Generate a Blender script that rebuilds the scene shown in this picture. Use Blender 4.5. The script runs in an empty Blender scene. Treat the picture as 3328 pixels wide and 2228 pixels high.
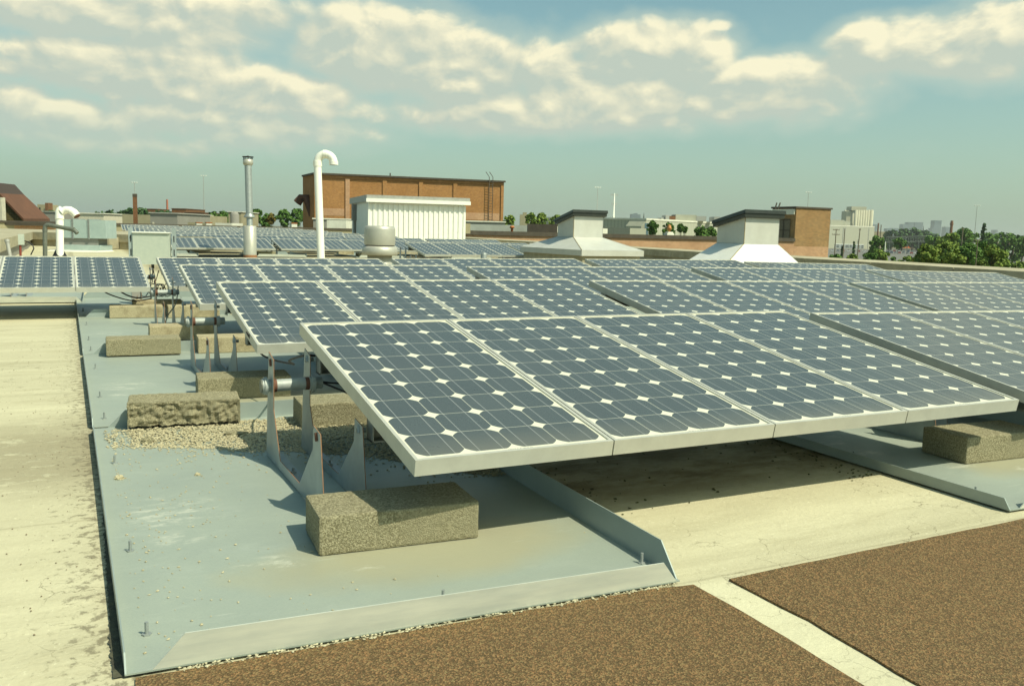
import bpy, bmesh, math, random
from mathutils import Vector, Matrix, noise as mnoise
import numpy as np
random.seed(7)
R = math.radians
sc = bpy.context.scene
col = sc.collection

# ------------------------------------------------------------------ camera
FPX = 2877.1                       # focal length in pixels of the 3328 px wide photograph
CAM = np.array([-0.6986, -2.9450, 0.7623])
yaw, pitch, roll = 0.4667, -0.1257, 0.0241
def _rot():
    cy, sy, cp, sp = math.cos(yaw), math.sin(yaw), math.cos(pitch), math.sin(pitch)
    f = np.array([sy*cp, cy*cp, sp]); r = np.array([cy, -sy, 0.]); u = np.cross(r, f)
    cr, sr = math.cos(roll), math.sin(roll)
    return cr*r+sr*u, -sr*r+cr*u, f
CR, CU, CF = _rot()
cd = bpy.data.cameras.new('camera'); cam = bpy.data.objects.new('camera', cd); col.objects.link(cam)
cd.sensor_width = 36.0; cd.lens = 36.0*FPX/3328.0; cd.clip_start = 0.05; cd.clip_end = 60000
cam.matrix_world = Matrix(((CR[0], CU[0], -CF[0], CAM[0]), (CR[1], CU[1], -CF[1], CAM[1]), (CR[2], CU[2], -CF[2], CAM[2]), (0, 0, 0, 1)))
sc.camera = cam
def ray(px, py): return CF + ((px-1664)/FPX)*CR - ((py-1114)/FPX)*CU
def at(px, py, d): return Vector(CAM + ray(px, py)*d)
def aty(px, py, y):
    d = ray(px, py); return Vector(CAM + d*(y-CAM[1])/d[1])
def atx(px, py, x):
    d = ray(px, py); return Vector(CAM + d*(x-CAM[0])/d[0])
def atz(px, py, z):
    d = ray(px, py); return Vector(CAM + d*(z-CAM[2])/d[2])
FH = Vector((math.sin(yaw), math.cos(yaw), 0)); RH = Vector((math.cos(yaw), -math.sin(yaw), 0))

# ------------------------------------------------------------------ light
SUN = Vector((0.40, -0.65, 1.0)).normalized()
sl = bpy.data.lights.new('sun', 'SUN'); so = bpy.data.objects.new('sun', sl); col.objects.link(so)
sl.energy = 4.6; sl.angle = R(0.53); sl.color = (1.0, 0.955, 0.73)
so.rotation_euler = SUN.to_track_quat('Z', 'Y').to_euler()
sc.view_settings.view_transform = 'Standard'; sc.view_settings.look = 'None'
sc.view_settings.exposure = 0.12; sc.view_settings.gamma = 1
sc.render.engine = 'CYCLES'
sc.render.resolution_x = 1024; sc.render.resolution_y = 685

w = bpy.data.worlds.new('World'); sc.world = w; w.use_nodes = True
wt = w.node_tree; wt.nodes.clear()
def N(t, kind, **kw):
    n = t.nodes.new(kind)
    for k, v in kw.items(): setattr(n, k, v)
    return n
def M(t, op, a, b=None, c=None, clamp=False):
    n = t.nodes.new('ShaderNodeMath'); n.operation = op; n.use_clamp = clamp
    for i, v in enumerate((a, b, c)):
        if v is None: continue
        if isinstance(v, (int, float)): n.inputs[i].default_value = v
        else: t.links.new(v, n.inputs[i])
    return n.outputs[0]
def MIX(t, fac, a, b, blend='MIX'):
    n = t.nodes.new('ShaderNodeMix'); n.data_type = 'RGBA'; n.blend_type = blend
    for s, v in ((n.inputs[0], fac), (n.inputs[6], a), (n.inputs[7], b)):
        if isinstance(v, (int, float)): s.default_value = v
        elif isinstance(v, tuple): s.default_value = (v[0], v[1], v[2], 1)
        else: t.links.new(v, s)
    return n.outputs[2]
def build_world():
    t = wt; L = t.links
    out = N(t, 'ShaderNodeOutputWorld'); bg = N(t, 'ShaderNodeBackground')
    sky = N(t, 'ShaderNodeTexSky'); sky.sky_type = 'NISHITA'; sky.sun_disc = False
    sky.sun_elevation = math.asin(SUN.z); sky.sun_rotation = math.atan2(SUN.x, SUN.y)
    sky.air_density = 1.0; sky.dust_density = 2.5; sky.ozone_density = 1.0; sky.altitude = 180
    tc = N(t, 'ShaderNodeTexCoord'); sp = N(t, 'ShaderNodeSeparateXYZ'); L.new(tc.outputs['Generated'], sp.inputs[0])
    az = M(t, 'ARCTAN2', sp.outputs[0], sp.outputs[1]); el = M(t, 'ARCSINE', sp.outputs[2])
    # sky colour: Nishita graded towards the greenish teal of the print
    skyc = MIX(t, 1.0, sky.outputs[0], (.97, 1.30, 1.04), 'MULTIPLY')
    hz = M(t, 'POWER', M(t, 'SUBTRACT', 1.0, M(t, 'ABSOLUTE', sp.outputs[2], clamp=True), clamp=True), 6.0)
    skyc = MIX(t, M(t, 'MULTIPLY', hz, 0.62), skyc, (4.7, 5.95, 4.75))
    # cumulus banks: (px, py, half width, height above, height below, strength)
    blobs = [(1250, 150, 330, 130, 140, 1.0), (1500, 230, 420, 130, 120, .8), (1130, 90, 120, 75, 90, .9), (2080, 170, 240, 105, 100, 1.15), (2230, 180, 160, 110, 110, 1.0), (2000, 330, 420, 90, 70, .55),
             (1760, 210, 160, 70, 120, .8), (2560, 260, 300, 80, 130, .9), (2350, 320, 260, 90, 80, .75),
             (1730, 380, 560, 75, 55, .62), (380, 50, 620, 120, 95, .85), (560, 10, 460, 70, 60, .7), (420, 220, 420, 105, 110, .8), (800, 300, 340, 90, 80, .85), (1000, 350, 120, 60, 55, .75),
             (230, 380, 290, 60, 70, .65), (620, 390, 380, 60, 70, .62), (50, 320, 140, 60, 70, .6), (430, 470, 280, 50, 45, .55), (900, 420, 280, 50, 60, .5), (100, 440, 120, 40, 30, .42),
             (2830, 160, 150, 90, 90, 1.05), (2960, 150, 190, 95, 80, .95), (3240, 130, 260, 120, 130, .8), (3120, 180, 250, 80, 70, .6), (2335, 88, 40, 20, 16, .5)]
    B = []
    for (px, py, hw, up, dn, s) in blobs:
        d = Vector(ray(px, py)).normalized(); d2 = Vector(ray(px+hw, py)).normalized(); d3 = Vector(ray(px, py-up)).normalized(); d4 = Vector(ray(px, py+dn)).normalized()
        a = math.atan2(d.x, d.y)
        B.append((a, math.asin(d.z), abs(math.atan2(d2.x, d2.y)-a), abs(math.asin(d3.z)-math.asin(d.z)), abs(math.asin(d4.z)-math.asin(d.z)), s))
    # clouds elsewhere in the sky, for other views and for reflections
    rr = random.Random(3)
    for k in range(9):
        B.append((R(70)+k*R(32), R(rr.uniform(10, 40)), R(rr.uniform(10, 18)), R(5), R(4), .9))
    nv = N(t, 'ShaderNodeCombineXYZ'); L.new(az, nv.inputs[0]); L.new(M(t, 'MULTIPLY', el, 1.5), nv.inputs[1])
    def field(dx, dy):
        a = M(t, 'ADD', az, dx); e = M(t, 'ADD', el, dy); cur = None
        v = N(t, 'ShaderNodeCombineXYZ'); L.new(a, v.inputs[0]); L.new(M(t, 'MULTIPLY', e, 1.5), v.inputs[1])
        n1 = N(t, 'ShaderNodeTexNoise'); n1.inputs['Scale'].default_value = 12; n1.inputs['Detail'].default_value = 9; n1.inputs['Roughness'].default_value = .60; n1.inputs['Distortion'].default_value = .25
        L.new(v.outputs[0], n1.inputs['Vector'])
        vor = N(t, 'ShaderNodeTexVoronoi'); vor.feature = 'SMOOTH_F1'; vor.inputs['Scale'].default_value = 34; vor.inputs['Smoothness'].default_value = .35
        wv = N(t, 'ShaderNodeVectorMath'); wv.operation = 'ADD'; L.new(v.outputs[0], wv.inputs[0])
        sc_ = N(t, 'ShaderNodeVectorMath'); sc_.operation = 'SCALE'; sc_.inputs['Scale'].default_value = .05; L.new(n1.outputs['Color'], sc_.inputs[0]); L.new(sc_.outputs[0], wv.inputs[1])
        L.new(wv.outputs[0], vor.inputs['Vector'])
        for (ba, be, ra, ru, rd, s) in B:
            x = M(t, 'MULTIPLY', M(t, 'SUBTRACT', a, ba), 1/ra); y0 = M(t, 'SUBTRACT', e, be)
            y = M(t, 'ADD', M(t, 'MULTIPLY', M(t, 'MAXIMUM', y0, 0.0), 1/ru), M(t, 'MULTIPLY', M(t, 'MINIMUM', y0, 0.0), 1/rd))
            r2 = M(t, 'ADD', M(t, 'MULTIPLY', x, x), M(t, 'MULTIPLY', y, y))
            q = M(t, 'MULTIPLY', M(t, 'SUBTRACT', 1.0, r2), s)
            cur = q if cur is None else M(t, 'SMOOTH_MAX', cur, q, .25)
        q = M(t, 'MAXIMUM', cur, -1.5)
        q = M(t, 'ADD', q, M(t, 'MULTIPLY', M(t, 'SUBTRACT', n1.outputs['Fac'], .16), 1.8))
        q = M(t, 'SUBTRACT', q, M(t, 'MULTIPLY', vor.outputs['Distance'], .65))
        return q, n1.outputs['Fac']
    D0, n0 = field(0, 0); D1, _ = field(0.007, 0.011)
    dens = N(t, 'ShaderNodeMapRange'); dens.interpolation_type = 'SMOOTHSTEP'
    dens.inputs['From Min'].default_value = -.05; dens.inputs['From Max'].default_value = .62; L.new(D0, dens.inputs['Value'])
    rel = M(t, 'MULTIPLY', M(t, 'SUBTRACT', D0, D1), 1.15)
    lit = M(t, 'ADD', rel, M(t, 'MULTIPLY', M(t, 'SUBTRACT', n0, .46), 1.0))
    lit = M(t, 'ADD', lit, .20, clamp=True)
    lr_ = N(t, 'ShaderNodeValToRGB'); L.new(lit, lr_.inputs[0]); ee = lr_.color_ramp.elements
    ee[0].color = (.54, .62, .53, 1); ee[1].color = (1.0, .945, .67, 1); e2_ = ee.new(.42); e2_.color = (.70, .72, .565, 1)
    cc = MIX(t, 1.0, lr_.outputs[0], (9.2, 9.2, 9.2), 'MULTIPLY')
    fadeh = N(t, 'ShaderNodeMapRange'); fadeh.inputs['From Min'].default_value = R(1); fadeh.inputs['From Max'].default_value = R(7); fadeh.inputs['To Min'].default_value = 0.0; fadeh.inputs['To Max'].default_value = .96
    L.new(el, fadeh.inputs['Value'])
    veil = N(t, 'ShaderNodeMapRange'); veil.interpolation_type = 'SMOOTHSTEP'; veil.inputs['From Min'].default_value = -1.1; veil.inputs['From Max'].default_value = .35; veil.inputs['To Max'].default_value = .62; L.new(D0, veil.inputs['Value'])
    skyv = MIX(t, M(t, 'MULTIPLY', veil.outputs[0], fadeh.outputs[0]), skyc, (5.2, 6.1, 5.1))
    c = MIX(t, M(t, 'MULTIPLY', dens.outputs[0], fadeh.outputs[0]), skyv, cc)
    L.new(c, bg.inputs['Color']); bg.inputs['Strength'].default_value = 0.10
    L.new(bg.outputs[0], out.inputs['Surface'])
build_world()

# ------------------------------------------------------------------ materials
MATS = {}
def mat(name, c, rough=.8, metal=0., c2=None, scale=8., lo=.35, hi=.65, bump=0., bscale=None, detail=6., spec=.5, space='Object', stretch=None, c3=None, s3=2., lo3=.55, hi3=.7):
    m = bpy.data.materials.new(name); m.use_nodes = True; t = m.node_tree; L = t.links
    b = t.nodes['Principled BSDF']; b.inputs['Roughness'].default_value = rough; b.inputs['Metallic'].default_value = metal
    b.inputs['Specular IOR Level'].default_value = spec
    tc = N(t, 'ShaderNodeTexCoord'); vec = tc.outputs[space]
    if space == 'World':
        pass
    if stretch:
        mp = N(t, 'ShaderNodeMapping'); mp.inputs['Scale'].default_value = stretch; L.new(vec, mp.inputs[0]); vec = mp.outputs[0]
    def noise(s, d=detail):
        n = N(t, 'ShaderNodeTexNoise'); n.inputs['Scale'].default_value = s; n.inputs['Detail'].default_value = d; n.inputs['Roughness'].default_value = .62; L.new(vec, n.inputs['Vector']); return n.outputs['Fac']
    def rng(v, a, b_):
        n = N(t, 'ShaderNodeMapRange'); n.inputs['From Min'].default_value = a; n.inputs['From Max'].default_value = b_; L.new(v, n.inputs['Value']); return n.outputs[0]
    if c2 is None: c2 = tuple(x*.8 for x in c)
    cc = MIX(t, rng(noise(scale), lo, hi), c, c2)
    if c3: cc = MIX(t, rng(noise(s3), lo3, hi3), cc, c3)
    L.new(cc, b.inputs['Base Color'])
    if bump:
        bn = N(t, 'ShaderNodeBump'); bn.inputs['Strength'].default_value = bump; bn.inputs['Distance'].default_value = .01
        L.new(noise(bscale or scale*4), bn.inputs['Height']); L.new(bn.outputs[0], b.inputs['Normal'])
    MATS[name] = m; return m
def nodes_of(m):
    t = m.node_tree; return t, t.links, t.nodes['Principled BSDF']

galv = mat('galvanised', (.36, .385, .365), .42, .35, (.27, .30, .29), 30, bump=.05)
trayM_old = mat('plain_tray_metal', (.30, .36, .345), .5, .12, (.25, .305, .295), 2.2, .3, .7, bump=.03, bscale=300, c3=(.40, .40, .34), s3=3.3, lo3=.57, hi3=.82)
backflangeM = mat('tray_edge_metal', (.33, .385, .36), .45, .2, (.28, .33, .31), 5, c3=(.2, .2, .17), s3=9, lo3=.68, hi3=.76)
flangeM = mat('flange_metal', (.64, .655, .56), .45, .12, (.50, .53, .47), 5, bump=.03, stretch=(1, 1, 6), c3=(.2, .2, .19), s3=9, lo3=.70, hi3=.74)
brkM = mat('bracket_steel', (.37, .42, .41), .5, .3, (.29, .33, .33), 12)
rust = mat('rusty_edge', (.36, .17, .08), .85, .1, (.22, .12, .06), 60)
rust_dark = mat('dark_rust', (.10, .045, .03), .8, .1, (.16, .07, .04), 40)
alum = mat('aluminium_frame', (.56, .555, .48), .42, .25, (.50, .495, .43), 14, bump=.02)
alum_side = alum
block = mat('concrete_block', (.43, .39, .255), .95, 0, (.20, .18, .105), 210, .40, .58, bump=.7, bscale=330, spec=.2, c3=(.30, .275, .175), s3=7, lo3=.45, hi3=.7)
block2 = mat('buff_concrete_block', (.50, .44, .285), .95, 0, (.33, .28, .17), 160, .38, .60, bump=.6, bscale=160, spec=.2, c3=(.20, .16, .09), s3=9, lo3=.5, hi3=.75)
stone = mat('gravel_chip', (.50, .45, .295), .95, 0, (.34, .30, .19), 120, spec=.2)
white_pvc = mat('white_plastic', (.88, .87, .78), .35, 0, (.84, .83, .74), 3)
grey_pipe = mat('dark_grey_plastic', (.105, .12, .095), .5, 0, (.14, .15, .12), 20)
black = mat('black_rubber', (.015, .015, .015), .6, 0)
white_metal = mat('white_painted_metal', (.90, .90, .82), .45, 0, (.85, .85, .77), 3)
grey_trim = mat('grey_trim', (.42, .42, .38), .5, .1)
fibre = mat('pale_grey_hood', (.56, .56, .50), .5, .05, (.50, .50, .45), 4, c3=(.45, .44, .37), s3=1.2, lo3=.5, hi3=.8)
hood2 = mat('bright_hood', (.72, .72, .66), .45, .05, (.66, .66, .6), 4)
capM = mat('dark_cap', (.030, .035, .030), .35, .2, (.045, .05, .042), 10)
spun = mat('spun_aluminium', (.50, .49, .41), .45, .35, (.44, .43, .37), 6)
darkroof = mat('dark_coping', (.055, .045, .032), .8, 0, (.08, .065, .045), 3)
coping = mat('concrete_coping', (.42, .38, .26), .92, 0, (.30, .27, .18), 6, bump=.3, bscale=80, c3=(.50, .46, .33), s3=1.5)
tan = mat('tan_masonry', (.36, .32, .20), .9, 0, (.30, .27, .17), 1.5)
beige = mat('beige_siding', (.40, .40, .31), .8, 0, (.36, .36, .28), .8)
greywall = mat('grey_wall', (.27, .26, .225), .85, 0, (.24, .23, .20), .6)
brown_roof = mat('brown_roof', (.145, .062, .032), .85, 0, (.11, .048, .025), 2)
whiteroof = mat('white_roof', (.74, .73, .62), .8, 0, (.60, .58, .48), .7)
darkwin = mat('dark_window', (.02, .022, .022), .2, 0)
leafM = mat('leaves', (.10, .20, .035), .75, 0, (.05, .11, .022), 1.6, .38, .62, spec=.25, c3=(.17, .26, .05), s3=4., lo3=.5, hi3=.7)
leafM2 = mat('yellow_green_leaves', (.20, .27, .045), .75, 0, (.09, .16, .03), 1.6, .38, .62, spec=.25, c3=(.30, .34, .06), s3=4., lo3=.52, hi3=.7)
leafM3 = mat('dark_leaves', (.065, .125, .04), .75, 0, (.04, .085, .03), .3, spec=.25)
bark = mat('bark', (.09, .07, .045), .9, 0)
wood = mat('weathered_wood', (.19, .16, .11), .9, 0, (.13, .11, .075), 8)
silo = mat('silo_concrete', (.50, .48, .35), .9, 0, (.44, .42, .31), .05)
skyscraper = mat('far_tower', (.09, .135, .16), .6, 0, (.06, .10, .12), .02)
orange = mat('orange_sheet', (.75, .16, .03), .6, 0)
train = mat('stainless_train', (.55, .57, .55), .35, .4)
housewall = mat('cream_house', (.62, .58, .45), .9, 0)
houseroof = mat('brown_shingle', (.19, .12, .08), .9, 0)
cityM = mat('city_ground', (.13, .14, .07), .95, 0, (.20, .18, .12), .02, .4, .6, c3=(.08, .12, .035), s3=.05)
asphalt = mat('car_park', (.16, .155, .14), .95, 0, (.12, .118, .105), .2)
drum = mat('rusty_duct', (.12, .05, .025), .7, .3, (.06, .03, .02), 2)

def brickmat(name, c1, c2, mortar, sx=.215, sy=.075, msize=.010, dirt=None):
    m = bpy.data.materials.new(name); m.use_nodes = True; t, L, b = nodes_of(m)
    tc = N(t, 'ShaderNodeTexCoord'); uv = tc.outputs['UV']
    br = N(t, 'ShaderNodeTexBrick'); br.inputs['Scale'].default_value = 1; br.inputs['Brick Width'].default_value = sx; br.inputs['Row Height'].default_value = sy
    br.inputs['Mortar Size'].default_value = msize; br.inputs['Color1'].default_value = (*c1, 1); br.inputs['Color2'].default_value = (*c2, 1); br.inputs['Mortar'].default_value = (*mortar, 1)
    L.new(uv, br.inputs['Vector'])
    n = N(t, 'ShaderNodeTexNoise'); n.inputs['Scale'].default_value = .5; n.inputs['Detail'].default_value = 8; L.new(uv, n.inputs['Vector'])
    mr = N(t, 'ShaderNodeMapRange'); mr.inputs['From Min'].default_value = .35; mr.inputs['From Max'].default_value = .7; L.new(n.outputs['Fac'], mr.inputs['Value'])
    n2 = N(t, 'ShaderNodeTexNoise'); n2.inputs['Scale'].default_value = 3.2; n2.inputs['Detail'].default_value = 6; L.new(uv, n2.inputs['Vector'])
    c = MIX(t, M(t, 'MULTIPLY', mr.outputs[0], .45), br.outputs['Color'], dirt or tuple(x*.6 for x in c1))
    c = MIX(t, .5, c, MIX(t, n2.outputs['Fac'], (.45, .45, .45), (1.5, 1.5, 1.5)), 'MULTIPLY')
    L.new(c, b.inputs['Base Color']); b.inputs['Roughness'].default_value = .9; b.inputs['Specular IOR Level'].default_value = .2
    MATS[name] = m; return m
brick_orange = brickmat('orange_brick', (.43, .20, .06), (.31, .14, .045), (.35, .23, .12))
brick_pink = brickmat('pink_brick', (.50, .27, .15), (.42, .21, .11), (.50, .40, .26))
brick_dark = brickmat('olive_brick', (.11, .085, .035), (.085, .065, .028), (.16, .14, .07))
brick_brown = brickmat('brown_brick', (.22, .095, .04), (.15, .065, .03), (.22, .14, .08))

# cream roof coating: cracks, dirt, streaks
def roof_material():
    m = bpy.data.materials.new('cream_roof_coating'); m.use_nodes = True; t, L, b = nodes_of(m)
    g = N(t, 'ShaderNodeNewGeometry'); P = g.outputs['Position']
    def noise(s, d=6, st=None, rough=.6, dist=0):
        v = P
        if st:
            mp = N(t, 'ShaderNodeMapping'); mp.inputs['Scale'].default_value = st; L.new(P, mp.inputs[0]); v = mp.outputs[0]
        n = N(t, 'ShaderNodeTexNoise'); n.inputs['Scale'].default_value = s; n.inputs['Detail'].default_value = d; n.inputs['Roughness'].default_value = rough; n.inputs['Distortion'].default_value = dist; L.new(v, n.inputs['Vector']); return n.outputs['Fac']
    def rng(v, a, b_, c_=0., d_=1.):
        n = N(t, 'ShaderNodeMapRange'); n.inputs['From Min'].default_value = a; n.inputs['From Max'].default_value = b_; n.inputs['To Min'].default_value = c_; n.inputs['To Max'].default_value = d_; L.new(v, n.inputs['Value']); return n.outputs[0]
    sp = N(t, 'ShaderNodeSeparateXYZ'); L.new(P, sp.inputs[0]); X, Y = sp.outputs[0], sp.outputs[1]
    base = MIX(t, noise(1.1, 8), (.55, .51, .345), (.42, .39, .265))
    base = MIX(t, M(t, 'MULTIPLY', rng(noise(1.4, 7, (.5, 4.5, 1)), .45, .7), .45), base, (.66, .62, .43))
    base = MIX(t, M(t, 'MULTIPLY', rng(noise(55, 4), .5, .8), .35), base, (.38, .34, .22))
    base = MIX(t, M(t, 'MULTIPLY', rng(noise(2.2, 9, (.8, 3, 1), .7), .54, .72), .55), base, (.36, .32, .20))
    base = MIX(t, M(t, 'MULTIPLY', rng(noise(.9, 10, (.45, 3.2, 1), .68, .6), .50, .66), .50), base, (.33, .30, .19))
    base = MIX(t, M(t, 'MULTIPLY', rng(noise(16, 8, None, .75), .60, .72), .45), base, (.27, .24, .15))
    seam = rng(M(t, 'ABSOLUTE', M(t, 'SUBTRACT', M(t, 'FRACT', M(t, 'ADD', M(t, 'MULTIPLY', Y, 1.05), M(t, 'MULTIPLY', noise(3, 3), .04))), .5)), .0, .008, .45, 0)
    base = MIX(t, seam, base, (.25, .22, .14))
    ck = N(t, 'ShaderNodeTexVoronoi'); ck.feature = 'DISTANCE_TO_EDGE'; ck.inputs['Scale'].default_value = 5.5
    wp = N(t, 'ShaderNodeTexNoise'); wp.inputs['Scale'].default_value = 9; wp.inputs['Detail'].default_value = 8; L.new(P, wp.inputs['Vector'])
    ws = N(t, 'ShaderNodeVectorMath'); ws.operation = 'SCALE'; ws.inputs['Scale'].default_value = .22; L.new(wp.outputs['Color'], ws.inputs[0])
    wa = N(t, 'ShaderNodeVectorMath'); wa.operation = 'ADD'; L.new(P, wa.inputs[0]); L.new(ws.outputs[0], wa.inputs[1]); L.new(wa.outputs[0], ck.inputs['Vector'])
    strip = M(t, 'MULTIPLY', M(t, 'MULTIPLY', rng(X, .44, .48), rng(X, .62, .66, 1, 0)), rng(Y, -1.5, -1.42, 1, 0))
    ckm = M(t, 'MULTIPLY', rng(ck.outputs['Distance'], 0, .012, 1, 0), rng(M(t, 'ADD', noise(1.7, 5), M(t, 'MULTIPLY', strip, .2)), .52, .60))
    base = MIX(t, M(t, 'MULTIPLY', ckm, .8), base, (.12, .10, .06))
    base = MIX(t, M(t, 'MULTIPLY', strip, .35), base, (.66, .64, .46))
    fine = rng(noise(26, 8, (1, 1, 1), .8), .60, .66)
    base = MIX(t, M(t, 'MULTIPLY', M(t, 'MULTIPLY', strip, fine), .8), base, (.20, .18, .11))
    base = MIX(t, M(t, 'MULTIPLY', rng(noise(75, 5, None, .75), .62, .68), .55), base, (.22, .19, .11))
    base = MIX(t, M(t, 'MULTIPLY', rng(noise(62, 5, (1.3, 1, 1), .7), .60, .68), .5), base, (.72, .69, .50))
    # flaking band where water stands beside the first tray, and the long dirty edge along the trays
    def bandn(v, c, hw):  # 1 inside |v-c|<hw with soft ends
        return rng(M(t, 'ABSOLUTE', M(t, 'SUBTRACT', v, c)), hw*.4, hw, 1, 0)
    edge = rng(X, -1.02, -.64, 0, 1); edge = M(t, 'MULTIPLY', edge, rng(X, -.6, -.55, 1, 0))
    flake = M(t, 'MULTIPLY', bandn(M(t, 'ADD', Y, M(t, 'MULTIPLY', noise(1.5, 3), .5)), .50, .62), rng(X, -1.6, -.7, .55, 1))
    flake = M(t, 'MULTIPLY', flake, rng(X, -.6, -.5, 1, 0))
    nf = noise(7, 10, (1, 1.6, 1), .72)
    dirt = M(t, 'MULTIPLY', flake, rng(M(t, 'ADD', nf, M(t, 'MULTIPLY', edge, .10)), .44, .52))
    base = MIX(t, M(t, 'MULTIPLY', dirt, .75), base, (.27, .235, .15))
    e2 = M(t, 'MULTIPLY', rng(M(t, 'ADD', nf, M(t, 'MULTIPLY', rng(X, -.72, -.64), .22)), .62, .70), edge)
    e3 = M(t, 'MULTIPLY', rng(M(t, 'ADD', noise(34, 6, (1, 1, 1), .7), M(t, 'MULTIPLY', rng(X, -.80, -.64), .16)), .62, .70), edge)
    base = MIX(t, M(t, 'MULTIPLY', e3, .8), base, (.16, .14, .09))
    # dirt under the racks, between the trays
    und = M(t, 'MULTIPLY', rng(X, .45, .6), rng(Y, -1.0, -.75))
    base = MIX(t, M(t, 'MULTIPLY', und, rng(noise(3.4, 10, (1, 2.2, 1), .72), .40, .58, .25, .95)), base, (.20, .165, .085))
    # puddle stain
    ps = M(t, 'ADD', M(t, 'MULTIPLY', M(t, 'POWER', M(t, 'MULTIPLY', M(t, 'ABSOLUTE', M(t, 'ADD', X, .925)), 1/.05), 2), 1), M(t, 'POWER', M(t, 'MULTIPLY', M(t, 'ABSOLUTE', M(t, 'ADD', Y, .985)), 1/.055), 2))
    ps = M(t, 'ADD', ps, M(t, 'MULTIPLY', noise(18, 4), 1.2))
    base = MIX(t, rng(ps, 1.45, 1.6, .8, 0), base, (.26, .24, .15))
    L.new(base, b.inputs['Base Color']); b.inputs['Roughness'].default_value = .88; b.inputs['Specular IOR Level'].default_value = .25
    bn = N(t, 'ShaderNodeBump'); bn.inputs['Strength'].default_value = .55; bn.inputs['Distance'].default_value = .012
    h = M(t, 'ADD', M(t, 'MULTIPLY', noise(90, 5), .25), M(t, 'ADD', noise(6, 8), M(t, 'MULTIPLY', dirt, -.25)))
    L.new(h, bn.inputs['Height']); L.new(bn.outputs[0], b.inputs['Normal'])
    return m
roofM = roof_material()
def cap_sheet():
    m = bpy.data.materials.new('brown_granule_sheet'); m.use_nodes = True; t, L, b = nodes_of(m)
    g = N(t, 'ShaderNodeNewGeometry'); P = g.outputs['Position']
    v = N(t, 'ShaderNodeTexVoronoi'); v.inputs['Scale'].default_value = 300; L.new(P, v.inputs['Vector'])
    cr = N(t, 'ShaderNodeValToRGB'); L.new(v.outputs['Color'], cr.inputs[0])
    e = cr.color_ramp.elements; e[0].color = (.030, .022, .009, 1); e[1].color = (.37, .255, .12, 1); e[0].position = .1; e[1].position = .95
    x = cr.color_ramp.elements.new(.5); x.color = (.125, .075, .036, 1)
    n = N(t, 'ShaderNodeTexNoise'); n.inputs['Scale'].default_value = 30; n.inputs['Detail'].default_value = 8; n.inputs['Roughness'].default_value = .75; L.new(P, n.inputs['Vector'])
    n3 = N(t, 'ShaderNodeTexNoise'); n3.inputs['Scale'].default_value = 1.3; n3.inputs['Detail'].default_value = 6; L.new(P, n3.inputs['Vector'])
    sx = N(t, 'ShaderNodeSeparateColor'); L.new(v.outputs['Color'], sx.inputs[0]); tint = MIX(t, sx.outputs[1], (.84, 1.02, .96), (1.42, .88, .76)); crt = MIX(t, .7, cr.outputs[0], tint, 'MULTIPLY')
    L.new(sx.outputs[0], cr.inputs[0])
    c = MIX(t, .45, crt, MIX(t, n.outputs['Fac'], (.085, .072, .028), (.19, .112, .048)))
    c = MIX(t, M(t, 'MULTIPLY', n3.outputs['Fac'], .40), c, (.13, .092, .046))
    L.new(c, b.inputs['Base Color']); b.inputs['Roughness'].default_value = .9; b.inputs['Specular IOR Level'].default_value = .3
    bn = N(t, 'ShaderNodeBump'); bn.inputs['Strength'].default_value = .6; bn.inputs['Distance'].default_value = .003; L.new(v.outputs['Distance'], bn.inputs['Height']); L.new(bn.outputs[0], b.inputs['Normal'])
    return m
capsheet = cap_sheet()
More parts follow.
